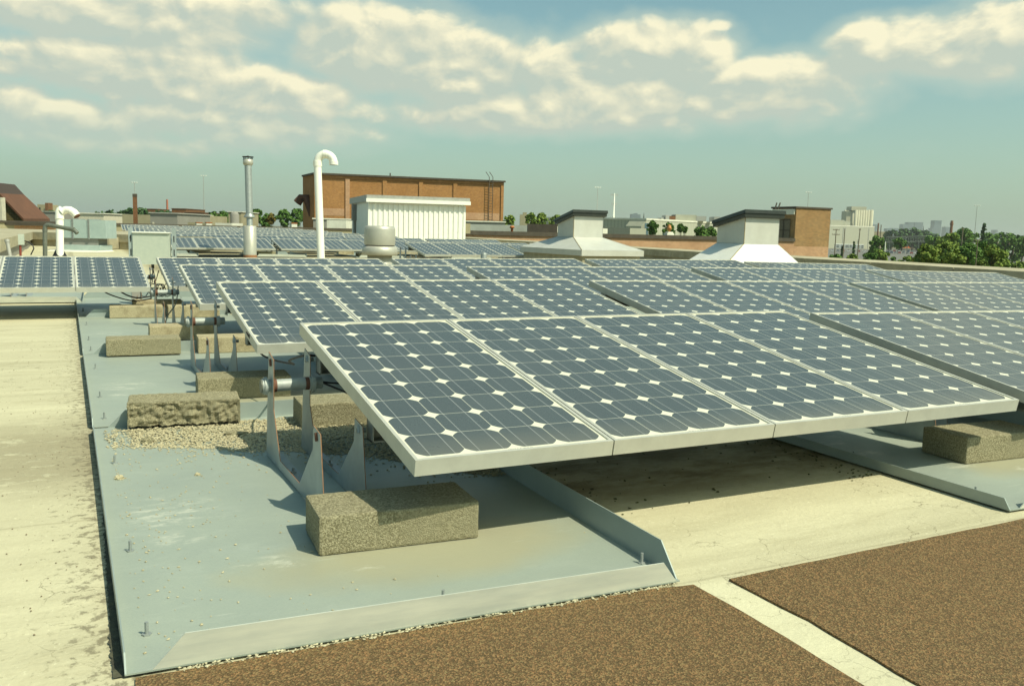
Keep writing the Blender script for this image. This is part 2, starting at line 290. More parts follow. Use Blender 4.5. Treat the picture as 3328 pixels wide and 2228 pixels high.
# solar module glass: 4 x 9 pseudo-square cells, two busbars, white backsheet (UV in metres)
PW, PL = .531, 1.1267
def glass_material():
    m = bpy.data.materials.new('solar_cells_under_glass'); m.use_nodes = True; t, L, b = nodes_of(m)
    tc = N(t, 'ShaderNodeTexCoord'); sp = N(t, 'ShaderNodeSeparateXYZ'); L.new(tc.outputs['UV'], sp.inputs[0])
    cx, cy = .1252, .1208
    u = M(t, 'DIVIDE', M(t, 'SUBTRACT', sp.outputs[0], (PW-4*cx)/2), cx); v = M(t, 'DIVIDE', M(t, 'SUBTRACT', sp.outputs[1], .0235), cy)
    inu = M(t, 'MULTIPLY', M(t, 'GREATER_THAN', u, 0.), M(t, 'LESS_THAN', u, 4.)); inv = M(t, 'MULTIPLY', M(t, 'GREATER_THAN', v, 0.), M(t, 'LESS_THAN', v, 9.))
    fu = M(t, 'SUBTRACT', M(t, 'FRACT', u), .5); fv = M(t, 'SUBTRACT', M(t, 'FRACT', v), .5)
    au = M(t, 'ABSOLUTE', fu); av = M(t, 'ABSOLUTE', fv)
    sq = M(t, 'MULTIPLY', M(t, 'LESS_THAN', au, .4925), M(t, 'LESS_THAN', av, .4925))
    rad = M(t, 'LESS_THAN', M(t, 'ADD', M(t, 'MULTIPLY', au, au), M(t, 'MULTIPLY', av, av)), .588**2)
    cell = M(t, 'MULTIPLY', M(t, 'MULTIPLY', sq, rad), M(t, 'MULTIPLY', inu, inv))
    bus = M(t, 'LESS_THAN', M(t, 'ABSOLUTE', M(t, 'SUBTRACT', au, .245)), .0072)
    buse = M(t, 'MULTIPLY', bus, inu)
    pat = N(t, 'ShaderNodeTexNoise'); pat.inputs['Scale'].default_value = 2.5; pat.inputs['Detail'].default_value = 9; pat.inputs['Roughness'].default_value = .7
    g = N(t, 'ShaderNodeNewGeometry'); L.new(g.outputs['Position'], pat.inputs['Vector'])
    grain = N(t, 'ShaderNodeTexNoise'); grain.inputs['Scale'].default_value = 300; grain.inputs['Detail'].default_value = 4
    mp = N(t, 'ShaderNodeMapping'); mp.inputs['Scale'].default_value = (1, .2, 1); L.new(g.outputs['Position'], mp.inputs[0]); L.new(mp.outputs[0], grain.inputs['Vector'])
    sid = N(t, 'ShaderNodeTexWhiteNoise'); sid.noise_dimensions = '3D'
    fl = N(t, 'ShaderNodeCombineXYZ'); oi = N(t, 'ShaderNodeObjectInfo')
    L.new(M(t, 'FLOOR', u), fl.inputs[0]); L.new(M(t, 'FLOOR', v), fl.inputs[1]); L.new(oi.outputs['Random'], fl.inputs[2]); L.new(fl.outputs[0], sid.inputs['Vector'])
    cc = MIX(t, pat.outputs['Fac'], (.050, .066, .070), (.088, .103, .104))
    cc = MIX(t, M(t, 'MULTIPLY', sid.outputs['Value'], .45), cc, (.050, .062, .066))
    cc = MIX(t, M(t, 'MULTIPLY', grain.outputs['Fac'], .35), cc, (.115, .130, .125))
    cc = MIX(t, M(t, 'MULTIPLY', buse, .75), cc, (.36, .37, .36))
    dst = N(t, 'ShaderNodeMapRange'); dst.inputs['From Min'].default_value = .14; dst.inputs['From Max'].default_value = .0; L.new(sp.outputs[1], dst.inputs['Value'])
    cc = MIX(t, M(t, 'MULTIPLY', M(t, 'MULTIPLY', dst.outputs[0], pat.outputs['Fac']), .7), cc, (.22, .21, .16))
    blot = N(t, 'ShaderNodeTexNoise'); blot.inputs['Scale'].default_value = 9; blot.inputs['Detail'].default_value = 3; L.new(g.outputs['Position'], blot.inputs['Vector'])
    cc = MIX(t, M(t, 'MULTIPLY', M(t, 'GREATER_THAN', blot.outputs['Fac'], .755), .5), cc, (.5, .48, .4))
    back = MIX(t, pat.outputs['Fac'], (.74, .72, .57), (.62, .60, .48))
    gap = M(t, 'MULTIPLY', M(t, 'MULTIPLY', M(t, 'SUBTRACT', 1.0, sq), M(t, 'LESS_THAN', M(t, 'MINIMUM', au, av), .31)), M(t, 'MULTIPLY', inu, inv))
    c = MIX(t, cell, MIX(t, M(t, 'MULTIPLY', gap, .40), back, (.16, .18, .17)), cc)
    L.new(c, b.inputs['Base Color']); b.inputs['Roughness'].default_value = .12
    dust = M(t, 'ADD', M(t, 'MULTIPLY', pat.outputs['Fac'], .15), .20); L.new(dust, b.inputs['Roughness'])
    b.inputs['Specular IOR Level'].default_value = .5; b.inputs['IOR'].default_value = 1.45
    bn = N(t, 'ShaderNodeBump'); bn.inputs['Strength'].default_value = .03; bn.inputs['Distance'].default_value = .002; L.new(grain.outputs['Fac'], bn.inputs['Height']); L.new(bn.outputs[0], b.inputs['Normal'])
    return m
glassM = glass_material()
ink = mat('grey_ink', (.10, .10, .09), .8)

def tray_material():
    m = bpy.data.materials.new('weathered_tray_metal'); m.use_nodes = True; t, L, b = nodes_of(m)
    tc = N(t, 'ShaderNodeTexCoord'); P = tc.outputs['Object']; oi = N(t, 'ShaderNodeObjectInfo')
    def noise(s, d=6, st=None, rough=.6, dist=0.):
        mp = N(t, 'ShaderNodeMapping'); mp.inputs['Scale'].default_value = st or (1, 1, 1); L.new(P, mp.inputs[0])
        cv = N(t, 'ShaderNodeCombineXYZ'); L.new(M(t, 'MULTIPLY', oi.outputs['Random'], 20.), cv.inputs[2]); L.new(cv.outputs[0], mp.inputs['Location'])
        n = N(t, 'ShaderNodeTexNoise'); n.inputs['Scale'].default_value = s; n.inputs['Detail'].default_value = d; n.inputs['Roughness'].default_value = rough; n.inputs['Distortion'].default_value = dist; L.new(mp.outputs[0], n.inputs['Vector']); return n.outputs['Fac']
    def rng(v, a, b_, c_=0., d_=1.):
        n = N(t, 'ShaderNodeMapRange'); n.inputs['From Min'].default_value = a; n.inputs['From Max'].default_value = b_; n.inputs['To Min'].default_value = c_; n.inputs['To Max'].default_value = d_; L.new(v, n.inputs['Value']); return n.outputs[0]
    sp = N(t, 'ShaderNodeSeparateXYZ'); L.new(P, sp.inputs[0]); X, Y = sp.outputs[0], sp.outputs[1]
    def ell(cx, cy, rx, ry):
        a = M(t, 'MULTIPLY', M(t, 'SUBTRACT', X, cx), 1/rx); c = M(t, 'MULTIPLY', M(t, 'SUBTRACT', Y, cy), 1/ry)
        return M(t, 'ADD', M(t, 'MULTIPLY', a, a), M(t, 'MULTIPLY', c, c))
    c = MIX(t, rng(noise(1.6, 8, None, .65), .35, .68), (.305, .345, .30), (.365, .405, .335))
    c = MIX(t, M(t, 'MULTIPLY', rng(noise(300, 3), .4, .7), .25), c, (.20, .25, .24))
    c = MIX(t, M(t, 'MULTIPLY', rng(noise(5, 9, (1, 2.2, 1), .72, .8), .55, .72), .35), c, (.42, .46, .40))
    # dried water stain around the front block, rusty tan
    st = M(t, 'ADD', ell(.68, .36, .46, .20), M(t, 'MULTIPLY', noise(4, 7), 1.3))
    c = MIX(t, rng(st, .9, 1.75, .55, 0), c, (.40, .35, .20))
    # chalky white smears on the left
    sm = M(t, 'MULTIPLY', rng(noise(13, 9, (1, 1.9, 1), .75), .50, .66), rng(M(t, 'MINIMUM', ell(.17, .88, .13, .16), M(t, 'MINIMUM', ell(.15, .66, .07, .05), M(t, 'MINIMUM', ell(.33, .42, .10, .05), ell(.5, .3, .05, .03)))), .4, 1.2, 1, 0))
    c = MIX(t, M(t, 'MULTIPLY', sm, .75), c, (.60, .60, .50))
    # scratches
    c = MIX(t, M(t, 'MULTIPLY', rng(noise(22, 4, (.25, 3.5, 1), .5, .4), .70, .73), .35), c, (.55, .57, .50))
    c = MIX(t, M(t, 'MULTIPLY', rng(noise(38, 6, None, .7), .66, .72), .5), c, (.20, .19, .13))
    L.new(c, b.inputs['Base Color']); b.inputs['Metallic'].default_value = .12; L.new(rng(noise(3, 6), .3, .7, .42, .62), b.inputs['Roughness'])
    bn = N(t, 'ShaderNodeBump'); bn.inputs['Strength'].default_value = .25; bn.inputs['Distance'].default_value = .02; L.new(noise(2.2, 2), bn.inputs['Height']); L.new(bn.outputs[0], b.inputs['Normal'])
    return m
trayM = tray_material()
# ------------------------------------------------------------------ mesh helpers
class MB:
    def __init__(s): s.v = []; s.f = []; s.m = []; s.uv = []; s.sm = []
    def face(s, pts, mi=0, uv=None, smooth=False):
        n = len(s.v); s.v += [tuple(p) for p in pts]; s.f.append(tuple(range(n, n+len(pts)))); s.m.append(mi); s.uv.append(uv); s.sm.append(smooth)
    def mesh(s, vs, fs, mi=0, smooth=False):
        n = len(s.v); s.v += [tuple(p) for p in vs]
        for f in fs: s.f.append(tuple(i+n for i in f)); s.m.append(mi); s.uv.append(None); s.sm.append(smooth)
    def box(s, x0, x1, y0, y1, z0, z1, mi=0):
        vs = [(x0, y0, z0), (x1, y0, z0), (x1, y1, z0), (x0, y1, z0), (x0, y0, z1), (x1, y0, z1), (x1, y1, z1), (x0, y1, z1)]
        s.mesh(vs, [(0, 3, 2, 1), (4, 5, 6, 7), (0, 1, 5, 4), (1, 2, 6, 5), (2, 3, 7, 6), (3, 0, 4, 7)], mi)
    def hexa(s, b, t, mi=0):   # bottom ring and top ring, any number of corners, counter-clockwise from above
        n = len(b); s.mesh(list(b)+list(t), [tuple(reversed(range(n))), tuple(range(n, 2*n))]+[(i, (i+1) % n, n+(i+1) % n, n+i) for i in range(n)], mi)
    def tube(s, pts, r, n=10, mi=0, caps=True):
        pts = [Vector(p) for p in pts]; rs = r if isinstance(r, (list, tuple)) else [r]*len(pts); vs = []; prev = None
        for i, p in enumerate(pts):
            d = (pts[min(i+1, len(pts)-1)]-pts[max(i-1, 0)]).normalized()
            a = d.orthogonal().normalized() if prev is None else (prev-d*prev.dot(d)).normalized()
            prev = a; bb = d.cross(a)
            vs += [p+(a*math.cos(2*math.pi*k/n)+bb*math.sin(2*math.pi*k/n))*rs[i] for k in range(n)]
        fs = [(i*n+k, i*n+(k+1) % n, (i+1)*n+(k+1) % n, (i+1)*n+k) for i in range(len(pts)-1) for k in range(n)]
        s.mesh(vs, fs, mi, True)
        if caps:
            s.mesh(vs[:n], [tuple(reversed(range(n)))], mi); s.mesh(vs[-n:], [tuple(range(n))], mi)
    def lathe(s, prof, c=(0, 0, 0), n=32, mi=0, smooth=True):
        vs = [(c[0]+r*math.cos(2*math.pi*k/n), c[1]+r*math.sin(2*math.pi*k/n), c[2]+z) for r, z in prof for k in range(n)]
        fs = [(i*n+k, i*n+(k+1) % n, (i+1)*n+(k+1) % n, (i+1)*n+k) for i in range(len(prof)-1) for k in range(n)]
        s.mesh(vs, fs, mi, smooth)
    def build(s, name, mats, parent=None, loc=None, off=None):
        me = bpy.data.meshes.new(name); v = s.v
        if off is not None: v = [(p[0]-off[0], p[1]-off[1], p[2]-off[2]) for p in v]
        me.from_pydata(v, [], s.f)
        if not isinstance(mats, (list, tuple)): mats = [mats]
        for m in mats: me.materials.append(m)
        uvl = me.uv_layers.new(name='UVMap')
        for i, p in enumerate(me.polygons):
            p.material_index = s.m[i]; p.use_smooth = s.sm[i]
            uv = s.uv[i]
            if uv:
                for li, c in zip(p.loop_indices, uv): uvl.data[li].uv = c
            else:
                nr = p.normal
                if abs(nr.z) > .7: ax = (Vector((1, 0, 0)), Vector((0, 1, 0)))
                else:
                    h = Vector((-nr.y, nr.x, 0)).normalized(); ax = (h, Vector((0, 0, 1)))
                for li in p.loop_indices:
                    co = me.vertices[me.loops[li].vertex_index].co; uvl.data[li].uv = (co.dot(ax[0]), co.dot(ax[1]))
        me.update()
        o = bpy.data.objects.new(name, me); col.objects.link(o)
        if parent: o.parent = parent
        if loc is not None: o.location = loc
        return o
def tag(o, label=None, cat=None, group=None, kind=None):
    if label: o['label'] = label
    if cat: o['category'] = cat
    if group: o['group'] = group
    if kind: o['kind'] = kind
    return o
def empty(name, loc=(0, 0, 0), rz=0):
    o = bpy.data.objects.new(name, None); o.empty_display_size = .1; col.objects.link(o); o.location = loc; o.rotation_euler = (0, 0, rz); return o
CH = {}
def kids(o):
    return [c for c in o.children]
def copy_tree(o, parent=None):
    c = o.copy(); col.objects.link(c)
    if parent: c.parent = parent
    for ch in o.children: copy_tree(ch, c)
    return c
ORD = ['nearest', 'second', 'third', 'fourth', 'fifth', 'sixth', 'seventh', 'eighth', 'ninth', 'tenth', 'eleventh', 'twelfth']
COLN = ['leftmost', 'second from the left', 'third from the left', 'fourth from the left', 'fifth from the left']

# ------------------------------------------------------------------ ground of the roof
def gz(x, y):
    z = .0075*max(0, y-7) if y < 40 else .0075*33
    z -= .0035*max(0, x-3.5)*(1 if y > 1.5 else 0)
    return z
def sheet(name, x0, x1, y0, y1, nx, ny, fz, m, kind='structure'):
    b = MB(); vs = [(x0+(x1-x0)*i/nx, y0+(y1-y0)*j/ny, 0) for j in range(ny+1) for i in range(nx+1)]
    vs = [(x, y, fz(x, y)) for x, y, _ in vs]
    b.mesh(vs, [(j*(nx+1)+i, j*(nx+1)+i+1, (j+1)*(nx+1)+i+1, (j+1)*(nx+1)+i) for j in range(ny) for i in range(nx)], 0, True)
    return tag(b.build(name, m), kind=kind)
BX1 = 9.35
def parx(y): return 9.62+(y-3.8)*(4.2/23.8)     # the parapet on the right runs slightly askew to the rows
def roof_sheet():
    b = MB(); ys = [-4.5+.5*j for j in range(90)]; nx = 60; vs = []
    for y in ys:
        x1 = parx(y)
        for i in range(nx+1):
            x = -14+(x1+14)*i/nx
            z = gz(x, y)
            if y > 6.5: z += .05*(mnoise.noise(Vector((x*.5, y*.5, 0)))) - .02
            vs.append((x, y, z))
    b.mesh(vs, [(j*(nx+1)+i, j*(nx+1)+i+1, (j+1)*(nx+1)+i+1, (j+1)*(nx+1)+i) for j in range(len(ys)-1) for i in range(nx)], 0, True)
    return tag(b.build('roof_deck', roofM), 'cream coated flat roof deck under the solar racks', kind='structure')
roof_sheet()
def wavy(pts, amp, seed, step=.03):
    out = []
    for i in range(len(pts)-1):
        a = Vector(pts[i]); c = Vector(pts[i+1]); L_ = (c-a).length; n = max(1, int(L_/step)); nrm = Vector((-(c-a).y, (c-a).x))/L_
        for k in range(n):
            p = a+(c-a)*k/n; out.append(p+nrm*amp*(mnoise.noise(Vector((p.x*9+seed, p.y*9, seed)))+.5*mnoise.noise(Vector((p.x*40+seed, p.y*40, seed)))))
    out.append(Vector(pts[-1])); return out
def cap(name, edge, rest, z0, z1):
    b = MB(); P = edge+[Vector(p) for p in rest]
    n = len(P); b.mesh([(p.x, p.y, z1) for p in P]+[(p.x, p.y, z0) for p in P], [tuple(range(n))]+[(i, n+i, n+(i+1) % n, (i+1) % n) for i in range(n)])
    return b.build(name, capsheet)
eL = wavy([(-.62, -1.418), (.40, -1.452), (.505, -1.470), (.508, -1.62), (.503, -1.81), (.497, -1.95), (.49, -4)], .004, 3)
o = cap('walkway_sheet', eL, [(-.70, -4), (-.68, -2.2)], -.01, .005); tag(o, kind='structure')
eR = wavy([(.59, -4), (.589, -1.976), (.594, -1.89), (.607, -1.71), (.600, -1.6), (.598, -1.475), (.95, -1.468), (1.65, -1.462), (6, -1.45)], .004, 9)
o = cap('walkway_sheet', eR, [(6, -4)], -.01, .005); tag(o, kind='structure')
def fix_up(name):
    for o in bpy.data.objects:
        if o.name.startswith(name):
            bm = bmesh.new(); bm.from_mesh(o.data); bmesh.ops.recalc_face_normals(bm, faces=bm.faces); bmesh.ops.triangulate(bm, faces=[f for f in bm.faces if len(f.verts) > 4]); bm.to_mesh(o.data); bm.free()
fix_up('walkway_sheet')

# ------------------------------------------------------------------ solar racks
TH = .1765; CT, ST = math.cos(TH), math.sin(TH); WM = .535; FT = .040
def pl(u, v, n):  # rack local: u along x, v down the slope from the back edge, n normal offset
    return (u, -v*CT+n*ST*(-1), -v*ST+n*CT)
def frame_mesh():
    b = MB(); lip = .009
    def slab(u0, u1, v0, v1, n0, n1):
        c = [(u0, v1), (u1, v1), (u1, v0), (u0, v0)]
        b.hexa([pl(u, v, n0) for u, v in c], [pl(u, v, n1) for u, v in c])
    slab(0, PW, 0, lip, -FT, 0); slab(0, PW, PL-lip, PL, -FT, 0)
    slab(0, lip, lip, PL-lip, -FT, 0); slab(PW-lip, PW, lip, PL-lip, -FT, 0)
    return b
def glass_mesh():
    b = MB(); lip = .009; c = [(lip, PL-lip), (PW-lip, PL-lip), (PW-lip, lip), (lip, lip)]
    b.face([pl(u, v, -.0035) for u, v in c], 0, [(u, PL-v) for u, v in c])
    b.face([pl(u, v, -.009) for u, v in reversed(c)], 1, [(u, PL-v) for u, v in reversed(c)])
    return b
backM = mat('white_backsheet', (.55, .54, .48), .7)
def lettering():
    cu = bpy.data.curves.new('maker_lettering', 'FONT'); cu.body = 'SPIRE SOLAR'; cu.size = .0125; cu.align_x = 'CENTER'; cu.resolution_u = 1
    o = bpy.data.objects.new('tmp', cu); col.objects.link(o); dg = bpy.context.evaluated_depsgraph_get(); me = bpy.data.meshes.new_from_object(o.evaluated_get(dg)); bpy.data.objects.remove(o)
    me.name = 'maker_lettering'
    for v in me.vertices:
        x, y = -v.co.x*.95, -v.co.y*.62
        v.co = Vector(pl(PW*.5+.01+x, PL-.0135-y-.004, -.0030))
    me.materials.append(ink); return me
def make_rack(with_text=True):
    root = empty('solar_rack'); first = None
    fm = None
    for k in range(4):
        p = empty('solar_panel', (k*WM, 0, 0)); p.parent = root
        if k == 0:
            f = frame_mesh().build('frame', alum, p); g = glass_mesh().build('cell_sheet', [glassM, backM], p); fm, gm = f.data, g.data; txt = lettering()
        else:
            for nm, me in (('frame', fm), ('cell_sheet', gm)):
                o = bpy.data.objects.new(nm, me); col.objects.link(o); o.parent = p
        if with_text:
            o = bpy.data.objects.new('maker_lettering', txt); col.objects.link(o); o.parent = p
    # rails: two channels along x just under the frames
    for vv, h in ((.10, .085), (.66, .085)):
        b = MB(); c = [(.03, vv+.055), (4*WM-.035, vv+.055), (4*WM-.035, vv), (.03, vv)]
        zt = -vv*ST-FT/CT-.012
        y0, y1 = -(vv+.05)*CT, -vv*CT
        b.box(.03, 4*WM-.035, y1-.004, y1, zt-h, zt); b.box(.03, 4*WM-.035, y0, y1, zt-h, zt-h+.004); b.box(.03, 4*WM-.035, y0, y1, zt-.004, zt); b.box(.03, .034, y0, y1, zt-h, zt)
        b.build('rail', galv, root)
    for k in range(4):
        b = MB(); b.box(k*WM+.2, k*WM+.33, -.28, -.20, -.125, -.095); b.build('junction_box', black, root)
    return root
rack0 = make_rack()
FR = {(0, 0): (-.010, .001, -.009, .001), (0, 1): (.010, 0, -.017, -.011), (1, 0): (.005, .049, .007, .005), (1, 1): (-.032, -.052, .015, -.006), (1, 2): (.022, .002, -.009, -.004),
      (2, 0): (.037, .148, .004, .002), (2, 1): (-.032, -.056, .010, .002), (2, 2): (-.051, -.103, .014, -.004), (2, 3): (.056, .010, -.006, -.014),
      (3, 0): (.050, .190, -.020, .002), (3, 1): (-.034, -.062, -.001, .007), (3, 2): (-.041, -.085, .013, .002), (3, 3): (.020, -.042, -.002, -.011), (3, -1): (0, .05, -.01, 0), (0, 2): (.03, 0, -.03, -.011), (1, 3): (.03, 0, -.02, -.01)}
YB = [0, 1.879, 3.789, 5.688]
used = False
racks = {}
for (r, c), (dx, dy, dz, tl) in FR.items():
    o = rack0 if not used else copy_tree(rack0); used = True
    x = c*(4*WM+.1345)+dx-.0029*r; y = YB[r]+dy
    z = .45-.0009*x+.0022*y+dz
    if (r, c) == (3, -1): x = -.112-4*WM+.004; y = 5.74; z = .45
    o.location = (x, y, z); o.rotation_euler = (0, -math.atan(tl), 0); racks[(r, c)] = o
    name_c = 'left of the aisle, beside the cabinet' if c == -1 else COLN[c]
    tag(o, f'tilted rack of four grey-blue solar panels, {ORD[r]} row, {name_c}', 'solar rack', 'solar racks in the near field')
for i, (x_, y_) in enumerate(((-1.30, 7.52), (-.76, 7.50), (-1.84, 7.49))):
    o = copy_tree(rack0.children[0]); o.parent = None; o.location = (x_, y_, .10); o.rotation_euler = (TH, 0, 0)
    tag(o, f'spare solar panel lying flat behind the rack left of the aisle, {["second from the aisle", "nearest the aisle", "farthest from the aisle"][i]}', 'solar panel', 'spare panels lying flat')
# middle rows beyond the vents, then the far field
def far_rack(x, y, z, label, group):
    o = copy_tree_far(); o.location = (x, y, z); tag(o, label, 'solar rack', group); return o
far0 = [None]
def copy_tree_far():
    if far0[0] is None:
        c = copy_tree(rack0)
        for k in list(c.children):
            for g in list(k.children):
                if g.name.startswith('maker'): bpy.data.objects.remove(g)
            if k.name.startswith('junction'): bpy.data.objects.remove(k)
        far0[0] = c; return c
    return copy_tree(far0[0])
A0, AY = 1.27, 17.95
for i in range(5):
    far_rack(A0+i*2.275, AY+.05*i, .45+.0, f'solar rack just beyond the roof vents, {COLN[i] if i < 5 else "sixth from the left"}', 'solar racks in the middle rows')
far_rack(5.25, 13.65, .49, 'isolated solar rack standing between the round vent and the first ventilator', 'solar racks in the middle rows')
far_rack(7.75, 14.15, .47, 'solar rack half hidden behind the first ventilator hood', 'solar racks in the middle rows')
for j in range(9):
    for i in range(3 if j else 4):
        if j >= 1 and i == 3: continue
        far_rack(A0-.03+i*2.275, AY+1.93*(j+1), .48+.0195*(j+1), f'distant solar rack, {ORD[j+1]} row beyond vents, {COLN[i]}', 'solar racks in the far field')

# ------------------------------------------------------------------ trays with brackets
TX, TY0, TY1, TWD = -.636, -1.42, .572, 1.165
def tray_parts():
    root = empty('ballast_tray')
    b = MB(); x0, x1, y0, y1 = 0, TWD, 0, TY1-TY0; t = .003; zt = .009
    b.box(x0, x1, y0, y1, .006, zt); b.build('tray_floor', trayM, root)
    H = .062
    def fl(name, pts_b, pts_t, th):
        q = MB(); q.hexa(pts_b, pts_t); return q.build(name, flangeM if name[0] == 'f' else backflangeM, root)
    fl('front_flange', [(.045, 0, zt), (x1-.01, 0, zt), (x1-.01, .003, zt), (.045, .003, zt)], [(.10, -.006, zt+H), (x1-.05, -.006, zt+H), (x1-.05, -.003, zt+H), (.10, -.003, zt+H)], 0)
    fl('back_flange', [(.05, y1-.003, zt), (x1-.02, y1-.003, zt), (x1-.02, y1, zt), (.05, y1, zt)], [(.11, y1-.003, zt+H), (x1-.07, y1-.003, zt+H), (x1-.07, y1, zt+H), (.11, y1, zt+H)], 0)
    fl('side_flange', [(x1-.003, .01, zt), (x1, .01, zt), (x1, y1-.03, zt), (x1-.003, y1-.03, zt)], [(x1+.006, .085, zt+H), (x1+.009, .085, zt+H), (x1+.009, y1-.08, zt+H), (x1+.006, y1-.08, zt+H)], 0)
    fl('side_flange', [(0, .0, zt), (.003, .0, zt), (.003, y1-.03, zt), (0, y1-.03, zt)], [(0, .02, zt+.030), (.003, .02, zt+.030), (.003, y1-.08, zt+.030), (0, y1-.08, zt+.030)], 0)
    for (sx, sy) in ((.045, .155), (.60, .075), (.045, .62), (.05, 1.45), (.95, 1.8), (1.1, .09)):
        q = MB(); q.tube([(sx, sy, zt), (sx, sy, zt+.025)], .0034, 8); q.lathe([(0, zt+.003), (.009, zt+.003), (.009, zt)], (sx, sy, 0), 6, 0, False); q.build('stud', galv, root)
    # W-shaped brackets: flat plate seen from the side, (y, z) outline relative to the rack's back edge
    prof = [(-.775, .003), (-.735, .222), (-.665, .232), (-.655, .165), (-.50, .030), (-.245, .032), (-.155, .175), (-.163, .335), (-.088, .352), (-.060, .18), (-.035, .003)]
    for bx, dy, hook in ((.505, 0, False), (.632, .05, True)):
        q = MB(); n = len(prof); yb = -TY0
        vs = [(bx, yb+dy+y, zt+z) for y, z in prof]+[(bx+.0022, yb+dy+y, zt+z) for y, z in prof]
        q.mesh(vs, [tuple(range(n)), tuple(reversed(range(n, 2*n)))], 0); q.mesh(vs, [(i, n+i, n+(i+1) % n, (i+1) % n) for i in range(n)], 1)
        # foot flange
        q.box(bx+.0035, bx+.05, yb+dy-.74, yb+dy-.04, zt, zt+.0035)
        br = q.build('bracket', [brkM, rust], root)
        bm = bmesh.new(); bm.from_mesh(br.data); bmesh.ops.triangulate(bm, faces=[f for f in bm.faces if len(f.verts) > 4]); bmesh.ops.recalc_face_normals(bm, faces=bm.faces); bm.to_mesh(br.data); bm.free()
        for (sy, sz) in ((-.125, .318), (-.70, .205)):
            s = MB()
            s.tube([(bx-.0006, yb+dy+sy-.006, zt+sz-.006), (bx-.0006, yb+dy+sy+.002, zt+sz+.014)], .0062, 8); so_ = s.build('slot', rust_dark if not hook else galv, br)
            if hook:
                s2 = MB(); s2.tube([(bx-.008, yb+dy+sy, zt+sz), (bx+.02, yb+dy+sy, zt+sz)], .007, 8); s2.build('bolt', galv, br)
        fb = MB(); fb.lathe([(0, .008), (.010, .008), (.010, 0)], (bx+.028, yb+dy-.30, zt+.0035), 6, 0, False); fb.tube([(bx+.028, yb+dy-.30, zt), (bx+.028, yb+dy-.30, zt+.022)], .004, 8); fb.build('floor_bolt', galv, br)
    return root
pipeM = mat('dull_zinc_pipe', (.42, .45, .42), .6, .3, (.33, .36, .34), 40, c3=(.36, .30, .20), s3=12, lo3=.55, hi3=.8)
def conduit(root, sealed=True):
    zt = .009; yb = -TY0-.112; z = zt+.245
    e = MB(); e.tube([(.485, yb, z), (.672, yb+.012, z)], .0195, 18); c = e.build('conduit', pipeM, root)
    for x in (.494, .6455):
        s = MB(); s.tube([(x-.010, yb, z), (x+.001, yb, z)], .029, 8); s.tube([(x-.016, yb, z), (x-.009, yb, z)], .024, 12); s.build('lock_nut', pipeM, c)
    for xa, ya in ((.511, 0), (.617, .008)): s = MB(); s.tube([(xa, yb+ya, z), (xa+.012, yb+ya, z)], .0212, 14); s.build('pipe_thread', rust_dark, c)
    s = MB(); s.tube([(.474, yb, z), (.480, yb, z)], .022, 14); s.build('end_plug', grey_pipe, c)
def skew(o):
    for ch in o.children:
        if ch.name.startswith(('tray_floor', 'front_flange', 'side_flange', 'back_flange')):
            for v in ch.data.vertices:
                x, y, z = v.co; u = x/TWD
                if ch.name.startswith('front') and z > .03: z -= .012*u+.002
                v.co = (x+(-.045+.028*y)*u, y+(.014-.041*u)*(1-y/2.), z)
tray0 = tray_parts(); skew(tray0); used = False
tray_c0 = None
TR = []
for r in range(4):
    for c in range(0, 4):
        if (r, c) in ((0, 2), (0, 3), (1, 3)) : continue
        TR.append((r, c))
# build the conduit only in the two nearest left trays and the two behind
base_plain = tray0
made = []
for (r, c) in TR:
    o = copy_tree(base_plain)
    fr = FR.get((r, c), (0, 0, 0, 0))
    ty = {0: 0, 1: 2.0, 2: 4.0, 3: 6.09}[r] if c == 0 else YB[r]
    tx = TX+c*2.275+(.035 if c else 0)
    o.location = (tx, TY0+ty, gz(tx, ty)+.0007*(r % 2)+.0004*c)
    pos = COLN[c]
    tag(o, f'blue-grey galvanised ballast tray with upturned edges, {ORD[r]} row, {pos}', 'tray', 'galvanised ballast trays')
    if c == 0: conduit(o)
    if r:
        for ch in list(o.children):
            if ch.name.startswith('front_flange'): bpy.data.objects.remove(ch)
    if r == 2: o.scale = (1, 1.09, 1)
    made.append(o)
mid = []
for i in range(5):
    o = copy_tree(base_plain); x_, y_ = A0+TX+i*2.275, AY+TY0+.05*i; o.location = (x_, y_, gz(x_, y_)+.004); tag(o, f'galvanised tray below the first row beyond the vents, {(COLN+["sixth from the left"])[i]}', 'tray', 'galvanised ballast trays'); mid.append((x_, y_))
for x_, y_, w_ in ((5.25+TX, 13.65+TY0, 'left end of the isolated rack'), (7.4+TX, 13.65+TY0, 'right end of the isolated rack')):
    o = copy_tree(base_plain); o.location = (x_, y_, gz(x_, y_)+.006); tag(o, f'galvanised tray under the {w_}', 'tray', 'galvanised ballast trays'); mid.append((x_, y_))
def rm_tree(o):
    for ch in list(o.children): rm_tree(ch)
    bpy.data.objects.remove(o)
rm_tree(tray0)
# the tray left of the aisle
for k, (tx, ty, lab) in enumerate(((-2.60, 6.22, 'galvanised tray in the shade behind the rack left of the aisle'),)):
    o = copy_tree(made[1]); o.location = (tx+.9, ty, .003); tag(o, lab, 'tray', 'galvanised ballast trays')

